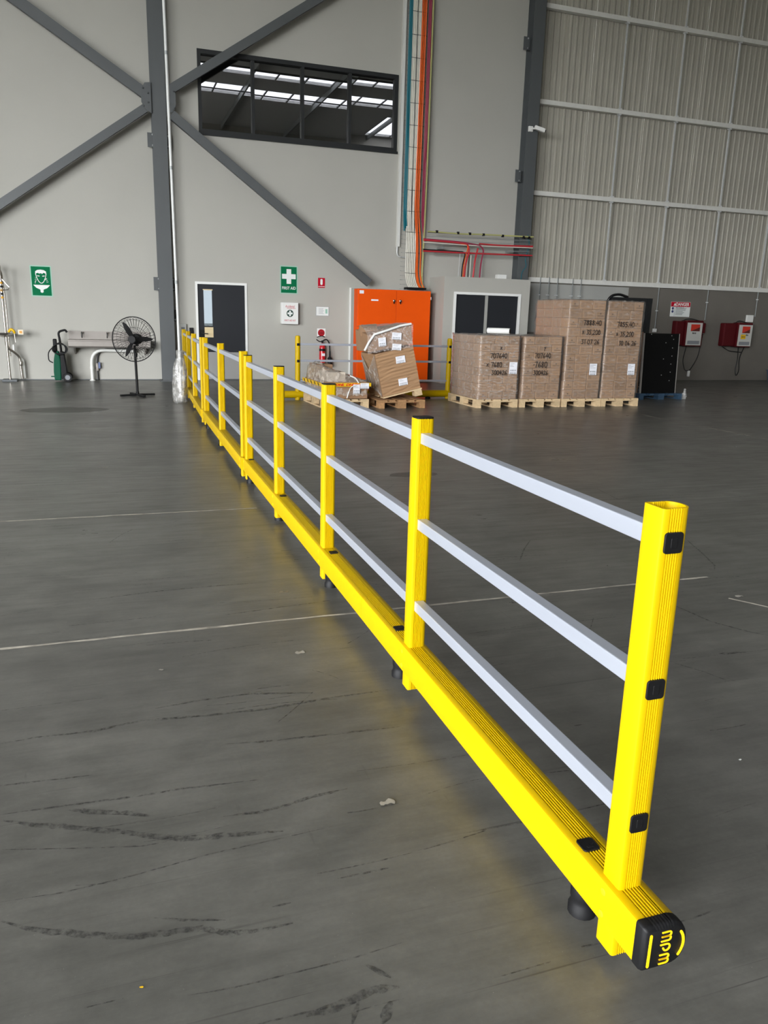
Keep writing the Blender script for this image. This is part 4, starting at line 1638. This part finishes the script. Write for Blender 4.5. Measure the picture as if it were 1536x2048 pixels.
def ship_label(t, x, z, w, h, y, tilt=0.0):
    l = part('shipping_label', MB().box(-w / 2, w / 2, -.0015, 0, -h / 2, h / 2), 'label', t, loc=(x, y, z), rot=(0, tilt, 0))
    mb = MB()
    rnd = random.Random(int(x * 1000) + int(z * 100))
    for i in range(2):
        z0 = -h * (.2 + .22 * i)
        xx = -w * .4
        while xx < w * .38:
            b = rnd.uniform(.004, .010)
            mb.box(xx, xx + b, -.0025, -.0016, z0 - h * .07, z0 + h * .07)
            xx += b + rnd.uniform(.004, .009)
    for i in range(3):
        mb.box(-w * .4, w * rnd.uniform(-.1, .35), -.0025, -.0016, h * (.12 + .12 * i), h * (.145 + .12 * i))
    part('barcode', mb, 'ink_grey', l, kind='stuff')
    return l


FACE = .0
HY_ = .006
Z_ = -.145
s1 = carton_stack('waist-high wrapped carton stack, leftmost, marked x 707640', PX[0] + .01, 8, .1336, 2, film='film_side')
s2 = carton_stack('waist-high wrapped carton stack, marked y 707640', PX[1], 8, .1336, 5)
s3 = carton_stack('tall carton stack with pinkish wrapped left side, second from the right', PX[2] - .012, 11, .1552, 4)
s4 = carton_stack('tall carton stack at the right end, next to the black board', PX[3] - .035, 11, .1552, 7)
for s, rows in ((s1, [('x', 6.225, .985, .065), ('707640', 6.05, .845, .08), ('x 7680', 5.98, .695, .08), ('300426', 6.085, .565, .075)]),
                (s2, [('y', 7.07, .99, .065), ('707640', 6.9, .855, .08), ('-7680', 6.88, .695, .095), ('300426', 6.89, .565, .075)]),
                (s3, [('7888.40', 7.82, 1.43, .085), ('x 35,200', 7.80, 1.27, .08), ('31 07 26', 7.80, 1.105, .08)]),
                (s4, [('7855.40', 8.51, 1.415, .085), ('x 35,200', 8.50, 1.25, .08), ('30 06 26', 8.58, 1.095, .075)])):
    for tx, x, z, h in rows:
        handwriting(tx, x - s.location.x, z + Z_, h, -.012, s, wd=.0105)
ship_label(s3, 8.1 - s3.location.x, .665 + Z_, .15, .2, -.007)
ship_label(s4, 8.905 - s4.location.x, .668 + Z_, .15, .2, -.007)
ship_label(s1, 6.50 - s1.location.x, .68 + Z_, .15, .2, -.007)
t = thing('film_roll', 'white roll of stretch film lying on the leftmost carton stack', 'film roll', (6.36, 12.45, 1.292))
part('roll', MB().lathe([(.022, -.2), (.046, -.2), (.05, -.195), (.05, .195), (.046, .2), (.022, .2)], 24, axis=(.72, -.69, 0)), 'white_plastic', t, smooth=40)
part('core', MB().lathe([(.038, .199), (.038, .206)], 20, axis=(.72, -.69, 0)), 'black', t)

# ------------------------------------------------------------------ tilted load beside the cabinet
pallet('old brown pallet on the floor under the leaning carton', (4.525, 12.2, 0), 'wood_dark', h=.136, w=.82)
TILT = math.radians(13.3)
OX, OZ = 4.23, .135
skid = thing('wooden_skid', 'pale board skid lifted on one side by a block under the leaning carton', 'skid', (4.245, 12.33, .17), rot=(0, -TILT, 0))
for y0 in (0, .3, .62):
    part('deck_board', MB().box(-.01, .69, y0, y0 + .16, -.02, -.001), 'wood', skid)
for y0 in (0, .62):
    part('block', MB().box(.55, .68, y0, y0 + .14, -.12, -.021), 'wood', skid)
ca = thing('large_carton', 'big brown carton leaning sideways on a tipped pallet', 'carton', (4.245, 12.36, .172), rot=(0, -TILT, 0))
mb = MB()
rnd = random.Random(31)
nx, nz = 6, 26
Wc, Hc, Dc = .68, .715, .78
vs, fs = [], []
for k in range(nz + 1):
    for i in range(nx + 1):
        vs.append((Wc * i / nx, rnd.uniform(-.004, .008) + (.006 if k % 2 else 0), Hc * k / nz))
for k in range(nz):
    for i in range(nx):
        a = k * (nx + 1) + i
        fs.append((a, a + 1, a + nx + 2, a + nx + 1))
mb.add(vs, fs)
mb.box(0, Wc, .016, Dc, 0, Hc)
part('box', mb, 'kraft', ca)
part('film_cover', MB().add([(-.012, .02, .0), (-.03, Dc * .5, .12), (-.012, Dc, .1), (-.012, Dc, Hc), (-.05, Dc * .5, Hc * .62), (-.012, .02, Hc)],
                            [(0, 1, 4, 5), (1, 2, 3, 4)]), 'film_grey', ca, smooth=60)
for (x, z, w, h) in ((4.527, .792, .165, .115), (4.585, .425, .16, .115)):
    dx, dz = x - 4.245, z - .172
    ship_label(ca, dx * math.cos(TILT) + dz * math.sin(TILT), -dx * math.sin(TILT) + dz * math.cos(TILT), w, h, -.006, 0.06)
ub = thing('upper_carton', 'crumpled plastic-wrapped carton on top of the leaning carton', 'carton', (0, 0, 0))
p8 = [(3.985, 12.37, .90), (4.735, 12.37, 1.055), (4.735, 13.1, 1.055), (3.985, 13.1, .90),
      (3.955, 12.37, 1.17), (4.705, 12.37, 1.36), (4.705, 13.1, 1.37), (3.955, 13.1, 1.25)]
o_ = Vector((4.35, 12.7, .96))
ub.location = o_
loc8 = [Vector(p) - o_ for p in p8]
mb = MB().hexa(loc8)
part('box', mb, 'kraft_plain', ub, bevel=.01)
part('open_flap', MB().hexa([Vector(p) - o_ for p in [(3.94, 12.72, 1.15), (4.25, 12.72, 1.2), (4.25, 12.9, 1.2), (3.94, 12.9, 1.15),
                                                     (3.93, 12.76, 1.33), (4.22, 12.76, 1.36), (4.22, 12.78, 1.36), (3.93, 12.78, 1.33)]]), 'kraft_plain', ub)
# film over the upper carton
bm = bmesh.new()
rnd = random.Random(8)
rows = []
U = 22
prof_f = [(12.355, .88, .99), (12.35, 1.0, 1.12), (12.352, 1.09, 1.26), (12.36, 1.175, 1.365), (12.5, 1.26, 1.375), (12.75, 1.33, 1.38), (13.0, 1.3, 1.38)]
for yy, zl, zr in prof_f:
    row = []
    for i in range(U + 1):
        f = i / U
        x = 3.94 + .79 * f + (.02 if zl < 1.0 else 0)
        z = zl + (zr - zl) * (f ** .9)
        row.append(bm.verts.new(Vector((x + rnd.uniform(-.006, .006), yy + rnd.uniform(-.012, .004), z + rnd.uniform(-.008, .012))) - o_))
    rows.append(row)
for a, b in zip(rows, rows[1:]):
    for i in range(U):
        bm.faces.new((a[i], a[i + 1], b[i + 1], b[i]))
me = bpy.data.meshes.new('film_cover')
bm.to_mesh(me)
bm.free()
link('film_cover', me, 'film_crumple', ub, smooth=180)
part('foam_edge', MB().tube([Vector(p) - o_ for p in [(3.90, 12.36, .93), (3.96, 12.34, 1.06), (4.05, 12.34, 1.19), (4.3, 12.34, 1.27), (4.5, 12.34, 1.34), (4.69, 12.34, 1.375)]], .02, 8), 'white_plastic', ub, smooth=50)
for (x, z, w, h, tl) in ((4.44, 1.172, .165, .115, .05), (4.447, .997, .16, .1, .05), (4.19, 1.075, .13, .14, -.12)):
    ship_label(ub, x - o_.x, z - o_.z, w, h, 12.335 - o_.y, tl)

# ------------------------------------------------------------------ low wrapped load
pallet('pale pallet under the low film-wrapped load with yellow tape', (3.575, 12.3, 0), 'wood', rz=.03)
lo = thing('wrapped_load', 'low film-wrapped carton load bound with yellow courier tape', 'wrapped load', (3.575, 12.3, .150), .03)
part('base_carton', MB().box(-.385, .385, .03, 1.15, 0, .275), 'kraft_plain', lo, bevel=.01)
part('upper_carton', MB().box(-.30, .02, .1, .55, .277, .43), mat('pale_carton', 'cbbfae', .7), lo, bevel=.008)
part('rear_carton', MB().box(-.34, -.05, .6, 1.05, .277, .52), 'kraft_plain', lo, bevel=.008)
bm = bmesh.new()
rnd = random.Random(77)
nx, ny = 26, 22
grid = []
for j in range(ny + 1):
    row = []
    for i in range(nx + 1):
        x = -.40 + .80 * i / nx
        yv = .02 + 1.14 * j / ny
        fx = (x + .4) / .8
        ridge = .56 * math.exp(-((fx - .22) / .16) ** 2) * (.55 + .45 * min(1, yv / .7))
        ramp = max(.0, .47 - .26 * fx)
        hgt = max(.285, min(.60, max(ridge, ramp + .07)))
        if i in (0, nx) or j in (0, ny):
            hgt = .06
        elif i in (1, nx - 1) or j in (1, ny - 1):
            hgt = min(hgt, .30) if i == nx - 1 or j == ny - 1 else hgt * .9
        row.append(bm.verts.new((x + rnd.uniform(-.006, .006), yv + rnd.uniform(-.008, .008) - (.0 if j else .012), hgt + rnd.uniform(-.014, .014))))
    grid.append(row)
for a, b in zip(grid, grid[1:]):
    for i in range(nx):
        bm.faces.new((a[i], a[i + 1], b[i + 1], b[i]))
me = bpy.data.meshes.new('stretch_wrap')
bm.to_mesh(me)
bm.free()
link('stretch_wrap', me, 'film_grey', lo, smooth=180)
mb = MB()
mb.box(-.425, .425, -.026, -.018, .205, .262)
mb.box(-.425, -.418, -.018, 1.17, .205, .262)
mb.box(.418, .425, -.018, 1.17, .205, .262)
part('courier_tape', mb, 'tape_yellow', lo)
for x in (-.33, -.12, .06, .2):
    text('DHL', .05, (x, -.0275, .233), 'tape_red', lo, shear=.35, sx=1.5, offset=.002)
mb = MB()
for k in range(5):
    mb.bar((-.4255, .12 + k * .22, .212), (-.4255, .2 + k * .22, .255), .002, .03)
part('tape_print', mb, 'ink', lo)
ship_label(lo, .17, .165, .115, .15, -.03)
ship_label(lo, .31, .215, .15, .09, -.03)
part('strap', MB().tube(curve_pts([(.17, -.035, .23), (.06, -.05, .2), (.02, -.06, .1), (.0, -.05, .02)]), .009, 6), 'white_plastic', lo, smooth=60)
part('strap', MB().tube(curve_pts([(.21, -.03, .26), (.17, .02, .34), (.1, .1, .37)]), .012, 6), 'white_plastic', lo, smooth=60)

# ------------------------------------------------------------------ blue pallet with upright black board
bp_ = pallet('blue pallet carrying the upright black board', (10.45, 13.12, 0), 'blue_wood', w=1.05, d=1.1, h=.12)
bd = thing('black_board', 'black board with small screws standing upright on the blue pallet', 'board', (10.42, 13.2, .123), rot=(math.radians(-3), 0, 0))
part('panel', MB().box(-.41, .41, 0, .035, 0, 1.18), 'board_black', bd)
part('edge_trim', MB().box(.411, .424, -.004, .04, 0, 1.18), 'board_edge', bd)
part('edge_trim', MB().box(-.43, -.411, -.004, .04, 0, 1.18), 'board_edge', bd)
mb = MB()
for x, z in ((-.26, 1.16), (.23, 1.14), (.28, 1.07), (.1, 1.0), (.27, .9), (.27, .74), (.07, .68), (.26, .58), (.26, .42), (.05, .36), (.25, .25)):
    s = part('screw', MB().lathe([(.009, 0), (.009, -.005)], 8, (x, 0, z), (0, 1, 0)), 'bolt', bd)
bb = thing('brown_board', 'brown board standing behind the black board on the blue pallet', 'board', (10.0, 13.3, .12))
part('panel', MB().box(-.05, .0, 0, .8, 0, 1.2), 'mdf', bb)
part('edge_trim', MB().box(-.075, -.052, 0, .02, 0, .95), 'board_edge', bb)
t = thing('plastic_scrap', 'white crumpled plastic scrap caught at the corner of the blue pallet', 'plastic scrap', (10.97, 13.09, .0))
vs, fs = [], []
rnd = random.Random(14)
for k in range(7):
    for j in range(8):
        a = 2 * PI * j / 8
        r = .045 * (1.2 - abs(k - 2) / 6) * rnd.uniform(.6, 1.3)
        vs.append((r * math.cos(a), r * math.sin(a) - .02, .01 + k * .035))
for k in range(6):
    for j in range(8):
        fs.append((k * 8 + j, k * 8 + (j + 1) % 8, k * 8 + 8 + (j + 1) % 8, k * 8 + 8 + j))
part('sheet', MB().add(vs, fs), 'plastic', t, smooth=180)

# ------------------------------------------------------------------ forklift behind the pallets
fk = thing('forklift', 'black forklift mast rising behind the tall carton stacks', 'forklift', (11.2, 15.6, 0))
for x in (-.34, .62):
    part('mast_rail', MB().prism([(x - .05, 0), (x + .06, 0), (x + .06, .05), (x - .02, .05), (x - .02, .11), (x + .06, .11), (x + .06, .16), (x - .05, .16)], .05, 2.03, 'z'), 'forklift', fk)
part('mast_crosshead', MB().box(-.42, .70, .02, .12, 1.94, 2.05), 'forklift', fk)
part('mast_crosshead', MB().box(-.39, .68, .04, .12, .35, .47), 'forklift', fk)
part('lift_cylinder', MB().tube([(.36, .1, .1), (.36, .1, 1.9)], .045, 12), 'forklift', fk, smooth=40)
part('lift_chain', MB().bar((.46, .05, .5), (.42, .05, 1.93), .025, .012), 'tank', fk)
part('hydraulic_hose', MB().tube(curve_pts([(-.5, .1, 1.9), (-.42, .05, 2.08), (-.2, .05, 2.12), (.05, .08, 2.06)]), .03, 8), 'black_gloss', fk, smooth=50)
part('carriage', MB().box(-.35, .63, -.06, .0, .15, .6), 'forklift', fk)
for x in (-.2, .4):
    part('fork', MB().box(x, x + .1, -1.0, -.06, .06, .1), 'forklift', fk)
part('chassis', MB().box(-.38, .66, .2, 1.5, .2, .85), 'forklift', fk, bevel=.04)
for x in (-.45, .58):
    for y in (.35, 1.25):
        part('wheel', MB().lathe([(.12, 0), (.21, .01), (.21, .14), (.12, .15)], 20, (x, y, .21), (1, 0, 0)), 'rubber', fk, smooth=40)


# ------------------------------------------------------------------ battery chargers
def charger(label, x0, x1, xs, z0, z1, panel, extra):
    t = thing('battery_charger', label, 'battery charger', (x0, WY, z0), group='red battery chargers on the dark wall')
    W, H = x1 - x0, z1 - z0
    part('housing', MB().box(xs, W, -.27, -.01, 0, H), 'charger', t, bevel=.03)
    part('side_vent_housing', MB().box(0, xs - .004, -.2, -.01, .02, H - .02), 'charger', t, bevel=.03)
    px0, px1 = panel
    pn = part('control_panel', MB().box(px0, px1, -.277, -.271, .03, H - .06), 'charger_panel', t)
    part('display', MB().box(px0 + .12, px1 - .08, -.281, -.2775, H - .28, H - .1), 'charger_screen', pn)
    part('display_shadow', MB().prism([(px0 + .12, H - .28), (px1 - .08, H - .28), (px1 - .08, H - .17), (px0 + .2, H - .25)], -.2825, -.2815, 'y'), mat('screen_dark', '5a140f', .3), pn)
    part('vent_grille', MB().box(px0 + .05, px1 - .05, -.281, -.2775, .06, .15), 'ink_grey', pn)
    marks((px0 + px1) / 2, H - .33, .12 + .1 * extra, .04, 4 + 3 * extra, -.2775, 'ink', pn)
    part('top_cable', MB().tube(curve_pts([(xs - .1, -.14, H - .05), (xs + .05, -.14, H + .03), (W * .6, -.14, H + .045), (W - .05, -.14, H - .01)]), .012, 6), 'cable_black', t, smooth=50)
    return t


c_ = charger('left red battery charger under the danger sign, cable looping down to a white plug', 14.26, 15.10, .28, .92, 1.60, (.3, .79), 0)
part('charge_cable', MB().tube(curve_pts([(.4, -.2, .02), (.41, -.1, -.4), (.56, -.06, -.66), (.72, -.06, -.66), (.95, -.06, -.3), (1.02, -.06, .4)], 6), .011, 6), 'cable_black', c_, smooth=60)
part('hanging_plug', MB().box(.665, .725, -.09, -.03, -.82, -.66), 'white_plastic', c_, bevel=.012)
part('grey_connector', MB().box(.99, 1.04, -.09, -.03, .34, .42), 'white_plastic', c_, bevel=.01)
part('connector', MB().box(.86, .97, -.2, -.1, .35, .62), 'charger', c_, bevel=.02)
c_ = charger('right red battery charger with a yellow sticker and tangled cable', 15.86, 16.77, .42, .92, 1.58, (.43, .89), 1)
part('warning_sticker', MB().box(.52, .68, -.284, -.2775, .22, .34), 'tape_yellow', c_)
marks(.6, .28, .12, .03, 6, -.2845, 'ink', c_)
part('charge_cable', MB().tube(curve_pts([(.55, -.2, .02), (.72, -.06, -.3), (.68, -.06, -.65), (.74, -.06, -.82), (.82, -.06, -.66), (.76, -.06, -.3), (.98, -.06, .2), (1.02, -.06, .42)], 6), .012, 6), 'cable_black', c_, smooth=60)
part('charge_cable', MB().tube(curve_pts([(.05, -.1, .03), (.35, -.08, -.12), (.8, -.06, -.14)], 6), .011, 6), 'cable_black', c_, smooth=60)
part('grey_connector', MB().box(.99, 1.06, -.09, -.03, .40, .47), 'white_plastic', c_, bevel=.01)
tag(part('wall_socket', MB().box(16.72, 16.95, WY - .05, WY, 1.6, 1.79), 'white_plastic', bevel=.008), 'white double socket above the right red charger', 'socket')
t = thing('storage_bin', 'blue-grey bin on the floor at the right edge below the chargers', 'bin', (17.75, 17.4, 0))
part('body', MB().hexa([(-.18, -.18, 0), (.18, -.18, 0), (.18, .18, 0), (-.18, .18, 0), (-.22, -.22, .3), (.22, -.22, .3), (.22, .22, .3), (-.22, .22, .3)]), 'bin_blue', t, bevel=.01)
part('rim', MB().box(-.235, .235, -.235, .235, .29, .315), 'bin_blue', t, bevel=.008)

# ------------------------------------------------------------------ trough sink and pipes
sk = thing('trough_sink', 'long stainless steel wash trough on the wall behind the fan', 'sink', (-.86, WY - .004, .66))
SW = 1.62
part('splashback', MB().box(0, SW, -.02, 0, .17, .355), 'stainless', sk)
tr_ = MB()
yf = -.42
tr_.prism([(0, .17), (-.03, .19), (-.40, .19), (yf, .175), (yf, .06), (-.38, .03), (-.06, .03), (0, .05)], 0, SW, 'x')
part('basin', tr_, 'stainless', sk, bevel=.006)
part('rim', MB().box(-.005, SW + .005, yf - .012, yf + .03, .16, .19), 'stainless', sk, bevel=.006)
for x in (.26, .76):
    part('tap', MB().tube(curve_pts([(x, -.02, .22), (x, -.06, .34), (x, -.16, .34), (x, -.18, .24)]), .013, 8), 'chrome', sk, smooth=50)
for x in (.1, SW - .12):
    part('bracket', MB().prism([(-.01, -.12), (-.36, .028), (-.01, .028)], x, x + .03, 'x'), 'stainless', sk)
dp = thing('drain_pipe', 'white waste pipe from the wash trough down to the floor', 'pipe', (-.44, WY - .12, 0))
part('pipe', MB().tube(curve_pts([(0, 0, 0), (0, 0, .64), (.9, 0, .62)], 6), .034, 12), 'pvc', dp, smooth=50)
part('coupling', MB().lathe([(.04, .24), (.04, .29)], 14), 'pvc', dp, smooth=50)
part('floor_flange', MB().lathe([(.06, 0), (.055, .015)], 16), 'pvc', dp, smooth=50)
wp = thing('water_pipe', 'dark water pipe with a valve under the wash trough', 'pipe', (-.33, WY - .05, 0))
part('pipe', MB().tube(curve_pts([(0, 0, 0), (0, 0, .68), (.8, 0, .66)], 4), .014, 8), 'cable_black', wp, smooth=50)
part('valve', MB().lathe([(.03, .2), (.035, .23), (.035, .32), (.02, .36)], 12), 'stainless', wp, smooth=50)
part('valve_lever', MB().box(.02, .06, -.04, -.02, .25, .38), mat('valve_blue', '5a678c', .5), wp)

# ------------------------------------------------------------------ pressure washer
pw = thing('pressure_washer', 'green and black upright pressure washer against the grey wall', 'pressure washer', (-1.0, 17.48, 0))
mb = MB().prism([(-.16, .03), (-.03, .03), (-.02, .42), (-.05, .62), (-.12, .6), (-.155, .42), (-.17, .2)], -.1, .1, 'y')
part('green_shell', mb, 'green_tool', pw, bevel=.025)
part('motor_housing', MB().prism([(-.03, .05), (.1, .08), (.085, .3), (.05, .6), (-.03, .62)], -.11, .11, 'y'), 'black', pw, bevel=.02)
for y in (-.13, .13):
    w_ = part('wheel', MB().lathe([(.03, -.02), (.085, -.02), (.09, -.012), (.09, .012), (.085, .02), (.03, .02)], 24, (.09, y, .09), (0, 1, 0)), 'rubber', pw, smooth=40)
    part('hub', MB().lathe([(.05, -.022), (.055, 0), (.05, .022)], 16, (.09, y, .09), (0, 1, 0)), 'ink_grey', w_, smooth=40)
part('handle', MB().box(-.15, -.075, -.04, .04, .6, .86), 'black', pw, bevel=.02)
part('spray_gun', MB().tube(curve_pts([(0, 0, .55), (-.02, 0, .86), (-.04, 0, 1.0), (.1, 0, 1.04), (.13, 0, .99)], 4), [.014] * 2 + [.03] * 15 + [.02] * 0 if False else .022, 8), 'black', pw, smooth=50)
part('lance', MB().tube([(.0, -.03, .4), (-.02, -.03, .9)], .013, 8), 'black', pw, smooth=50)
for k in range(4):
    a = [(-.02 + .11 * math.cos(2 * PI * i / 18) * (1 + .1 * k), -.1 - .012 * k, .66 + .12 * math.sin(2 * PI * i / 18) * (1 - .05 * k)) for i in range(18)]
    part('hose_coil', MB().tube(a, .012, 6, closed=True), 'rubber', pw, smooth=60)
part('hose', MB().tube(curve_pts([(-.12, -.05, .72), (-.25, -.05, .6), (-.25, -.05, .42), (-.17, -.05, .38)]), .011, 6), 'rubber', pw, smooth=60)
part('foot_peg', MB().box(-.23, -.15, -.02, .02, .09, .11), 'green_tool', pw)

# ------------------------------------------------------------------ pedestal fan
fn = thing('pedestal_fan', 'large black pedestal fan with wire guard on a cross base', 'fan', (.37, 14.4, 0), group=None)
for a in (20, 110, 200, 290):
    r = math.radians(a)
    part('base_leg', MB().bar((.03 * math.cos(r), .03 * math.sin(r), .03), (.31 * math.cos(r), .31 * math.sin(r), .025), .05, .035), 'fan_black', fn, bevel=.006)
part('pole', MB().tube([(0, 0, .02), (-.005, 0, .55), (-.012, 0, .88)], [.022, .022, .018], 12), 'fan_black', fn, smooth=50)
part('pole_collar', MB().lathe([(.03, .02), (.034, .03), (.024, .09)], 14), 'fan_black', fn, smooth=50)
part('height_clamp', MB().lathe([(.03, .68), (.03, .75)], 12), 'fan_black', fn, smooth=50)
HC = Vector((-.02, -.1, .985))
ax = Vector((-.36, -.93, .0)).normalized()
uu = Vector((0, 0, 1)).cross(ax).normalized()
vv = Vector((0, 0, 1))


def fp(r, a, d):
    return HC + (uu * math.cos(a) + vv * math.sin(a)) * r + ax * d


part('motor', MB().lathe([(.05, -.24), (.085, -.22), (.095, -.12), (.085, -.06), (.03, -.04)], 20, HC, ax), 'fan_black', fn, smooth=40)
part('hub', MB().lathe([(.045, -.03), (.045, .04), (.02, .055)], 16, HC, ax), 'fan_black', fn, smooth=40)
part('yoke', MB().bar(HC + ax * -.14 + Vector((0, 0, -.12)), HC + ax * -.14, .06, .05, (1, 0, 0)), 'fan_black', fn)
for k in range(3):
    a0 = math.radians(120 * k + 2)
    ring1, ring2 = [], []
    vs, fs = [], []
    for i in range(9):
        r = .045 + .285 * i / 8
        wdt = .05 + .04 * math.sin(PI * min(1, i / 7)) if i < 8 else .02
        tw = .5 - .2 * i / 8
        c0 = fp(r, a0, 0)
        tdir = (-uu * math.sin(a0) + vv * math.cos(a0))
        e = tdir * math.cos(tw) + ax * math.sin(tw)
        for sgn in (-1, 1):
            for th in (-.002, .002):
                vs.append(c0 + e * (wdt / 2 * sgn) + ax * th)
    for i in range(8):
        b_ = i * 4
        fs += [(b_, b_ + 4, b_ + 6, b_ + 2), (b_ + 1, b_ + 3, b_ + 7, b_ + 5), (b_, b_ + 1, b_ + 5, b_ + 4), (b_ + 2, b_ + 6, b_ + 7, b_ + 3)]
    fs += [(0, 2, 3, 1), (32, 33, 35, 34)]
    part('blade', MB().add(vs, fs), 'fan_black', fn, smooth=40)
RF = .375


def guard(front):
    s = 1 if front else -1
    mb = MB()
    for k in range(40):
        a = 2 * PI * k / 40
        a2 = a + (.22 if front else -.1)
        mb.tube([fp(.06, a, .10 * s), fp(.2, a + .08 * s, .10 * s), fp(.33, a2, .075 * s), fp(RF - .004, a2 + .03, .012 * s)], .0024, 4, caps=False)
    for r, d in ((.065, .10), (.2, .10), (.33, .077)):
        mb.tube([fp(r, 2 * PI * i / 36, d * s) for i in range(36)], .0026, 4, closed=True)
    return mb


part('front_guard', guard(True), 'fan_black', fn)
part('rear_guard', guard(False), 'fan_black', fn)
part('guard_ring', MB().tube([fp(RF, 2 * PI * i / 56, 0) for i in range(56)], .0085, 8, closed=True), 'fan_black', fn, smooth=60)
part('badge', MB().lathe([(.06, .1), (.06, .106)], 20, HC, ax), 'fan_black', fn, smooth=40)

# ------------------------------------------------------------------ emergency shower and eyewash
ey = thing('eyewash_station', 'stainless emergency shower and eyewash at the left edge of the wall', 'eyewash', (-2.0, 17.5, 0))
part('floor_plate', MB().box(-.14, .14, -.14, .14, 0, .045), 'tank', ey, bevel=.008)
part('standpipe', MB().tube([(0, 0, .04), (-.01, 0, .8), (-.02, 0, 2.25)], .022, 12), 'pipe_steel', ey, smooth=50)
part('riser_pipe', MB().tube(curve_pts([(.03, .06, .5), (.03, .06, 1.5), (-.0, .05, 2.2), (-.25, -.1, 2.3)]), .017, 10), 'pipe_steel', ey, smooth=50)
part('shower_head', MB().lathe([(.03, .08), (.12, .02), (.12, 0)][::-1], 20, (-.28, -.5, 2.16)), 'pipe_steel', ey, smooth=40)
part('shower_arm', MB().tube([(-.02, 0, 2.25), (-.28, -.5, 2.25)], .018, 10), 'pipe_steel', ey, smooth=50)
part('pull_handle', MB().tube([(.01, -.02, 1.99), (.13, -.04, 1.84), (.11, -.04, 1.79), (-.02, -.02, 1.78)], .009, 6), 'pipe_steel', ey)
for k in range(5):
    part('hazard_band', MB().lathe([(.0235, 1.62 + k * .07), (.0235, 1.66 + k * .07)], 12, (-.015, 0, 0)), 'hazard' if k % 2 == 0 else 'black', ey, smooth=40)
part('bowl', MB().lathe([(.03, .0), (.1, .03), (.165, .075), (.17, .085), (.16, .085), (.09, .045), (.02, .03)], 28, (-.05, -.05, .875)), 'pipe_steel', ey, smooth=40)
part('nozzle', MB().tube(curve_pts([(.05, -.05, .98), (.1, -.08, 1.04), (.15, -.08, 1.0), (.16, -.06, .96)]), .026, 8), 'tape_yellow', ey, smooth=50)
part('push_plate', MB().box(.22, .32, -.06, -.045, .93, 1.03), mat('plate_cream', 'e6d9c0', .5), ey, bevel=.008)
part('push_plate_symbol', MB().box(.245, .295, -.064, -.0605, .955, 1.005), mat('plate_amber', 'd89a3c', .5), ey)
part('pull_rod', MB().tube([(.15, -.05, .95), (.16, -.05, .78)], .007, 6), 'pipe_steel', ey)
part('chemical_bottle', MB().lathe([(.02, 0), (.024, .02), (.022, .1), (.012, .13)], 12, (.1, .1, .6)), 'white_plastic', ey, smooth=40)
part('waste_pipe', MB().tube(curve_pts([(-.02, .02, .87), (-.02, .02, .68), (.12, .1, .56), (.19, .15, .48), (.21, .16, .04)], 5), .026, 10), 'pipe_steel', ey, smooth=50)
part('ball_valve', MB().lathe([(.028, .3), (.036, .32), (.036, .38), (.028, .4)], 12, (.205, .155, 0)), 'pipe_steel', ey, smooth=40)
part('supply_hose', MB().tube(curve_pts([(.2, .16, .46), (.25, .2, .42), (.26, .2, .05)], 5), .012, 8), 'pvc', ey, smooth=50)

# ------------------------------------------------------------------ litter on the floor
LIT = [((.74, 2.011), .05, 'debris_pale', 'crumpled pale plastic flake on the floor nearest the camera', 'litter'),
       ((.725, 3.177), .045, 'debris_pale', 'pale torn flake on the floor in front of the near joint line', 'litter'),
       ((-.143, 7.812), .09, 'debris_pale', 'pale strip of torn film on the floor left of the barrier row', 'litter'),
       ((.816, 3.969), .05, 'debris_brown', 'short brown splinter on the floor just beyond the near joint line', 'litter'),
       ((3.28, 3.26), .05, 'debris_pale', 'pale flake on the floor at the right edge of the photo', 'litter'),
       ((2.017, 1.891), .012, 'sign_white', 'tiny white chip on the floor right of the nearest post', 'litter'),
       ((-.017, 1.523), .009, 'tape_yellow', 'tiny cream crumb on the floor near the lower left corner', 'litter'),
       ((.12, 3.166), .02, 'debris_pale', 'tiny pale chip on the floor left of the barrier below the joint line', 'litter')]
for (x, y), s, m, lb, cat in LIT:
    s *= .5
    rnd = random.Random(lb)
    bm = bmesh.new()
    rows = []
    asp = .25 if 'strip' in lb or 'splinter' in lb else .6
    a = rnd.uniform(-.3, .3)
    for j in range(4):
        row = []
        for i in range(6):
            u = (i / 5 - .5) * 2 * s * (1 if 0 < j < 3 else .7)
            v = (j / 3 - .5) * 2 * s * asp * rnd.uniform(.4, 1.3)
            row.append(bm.verts.new((u * math.cos(a) - v * math.sin(a), u * math.sin(a) + v * math.cos(a), .0015 + rnd.uniform(0, .1 * s))))
        rows.append(row)
    for r1, r2 in zip(rows, rows[1:]):
        for i in range(5):
            bm.faces.new((r1[i], r1[i + 1], r2[i + 1], r2[i]))
    me = bpy.data.meshes.new('floor_scrap')
    bm.to_mesh(me)
    bm.free()
    tag(link('floor_scrap', me, m, None, smooth=60, loc=(x, y, 0)), lb, cat)
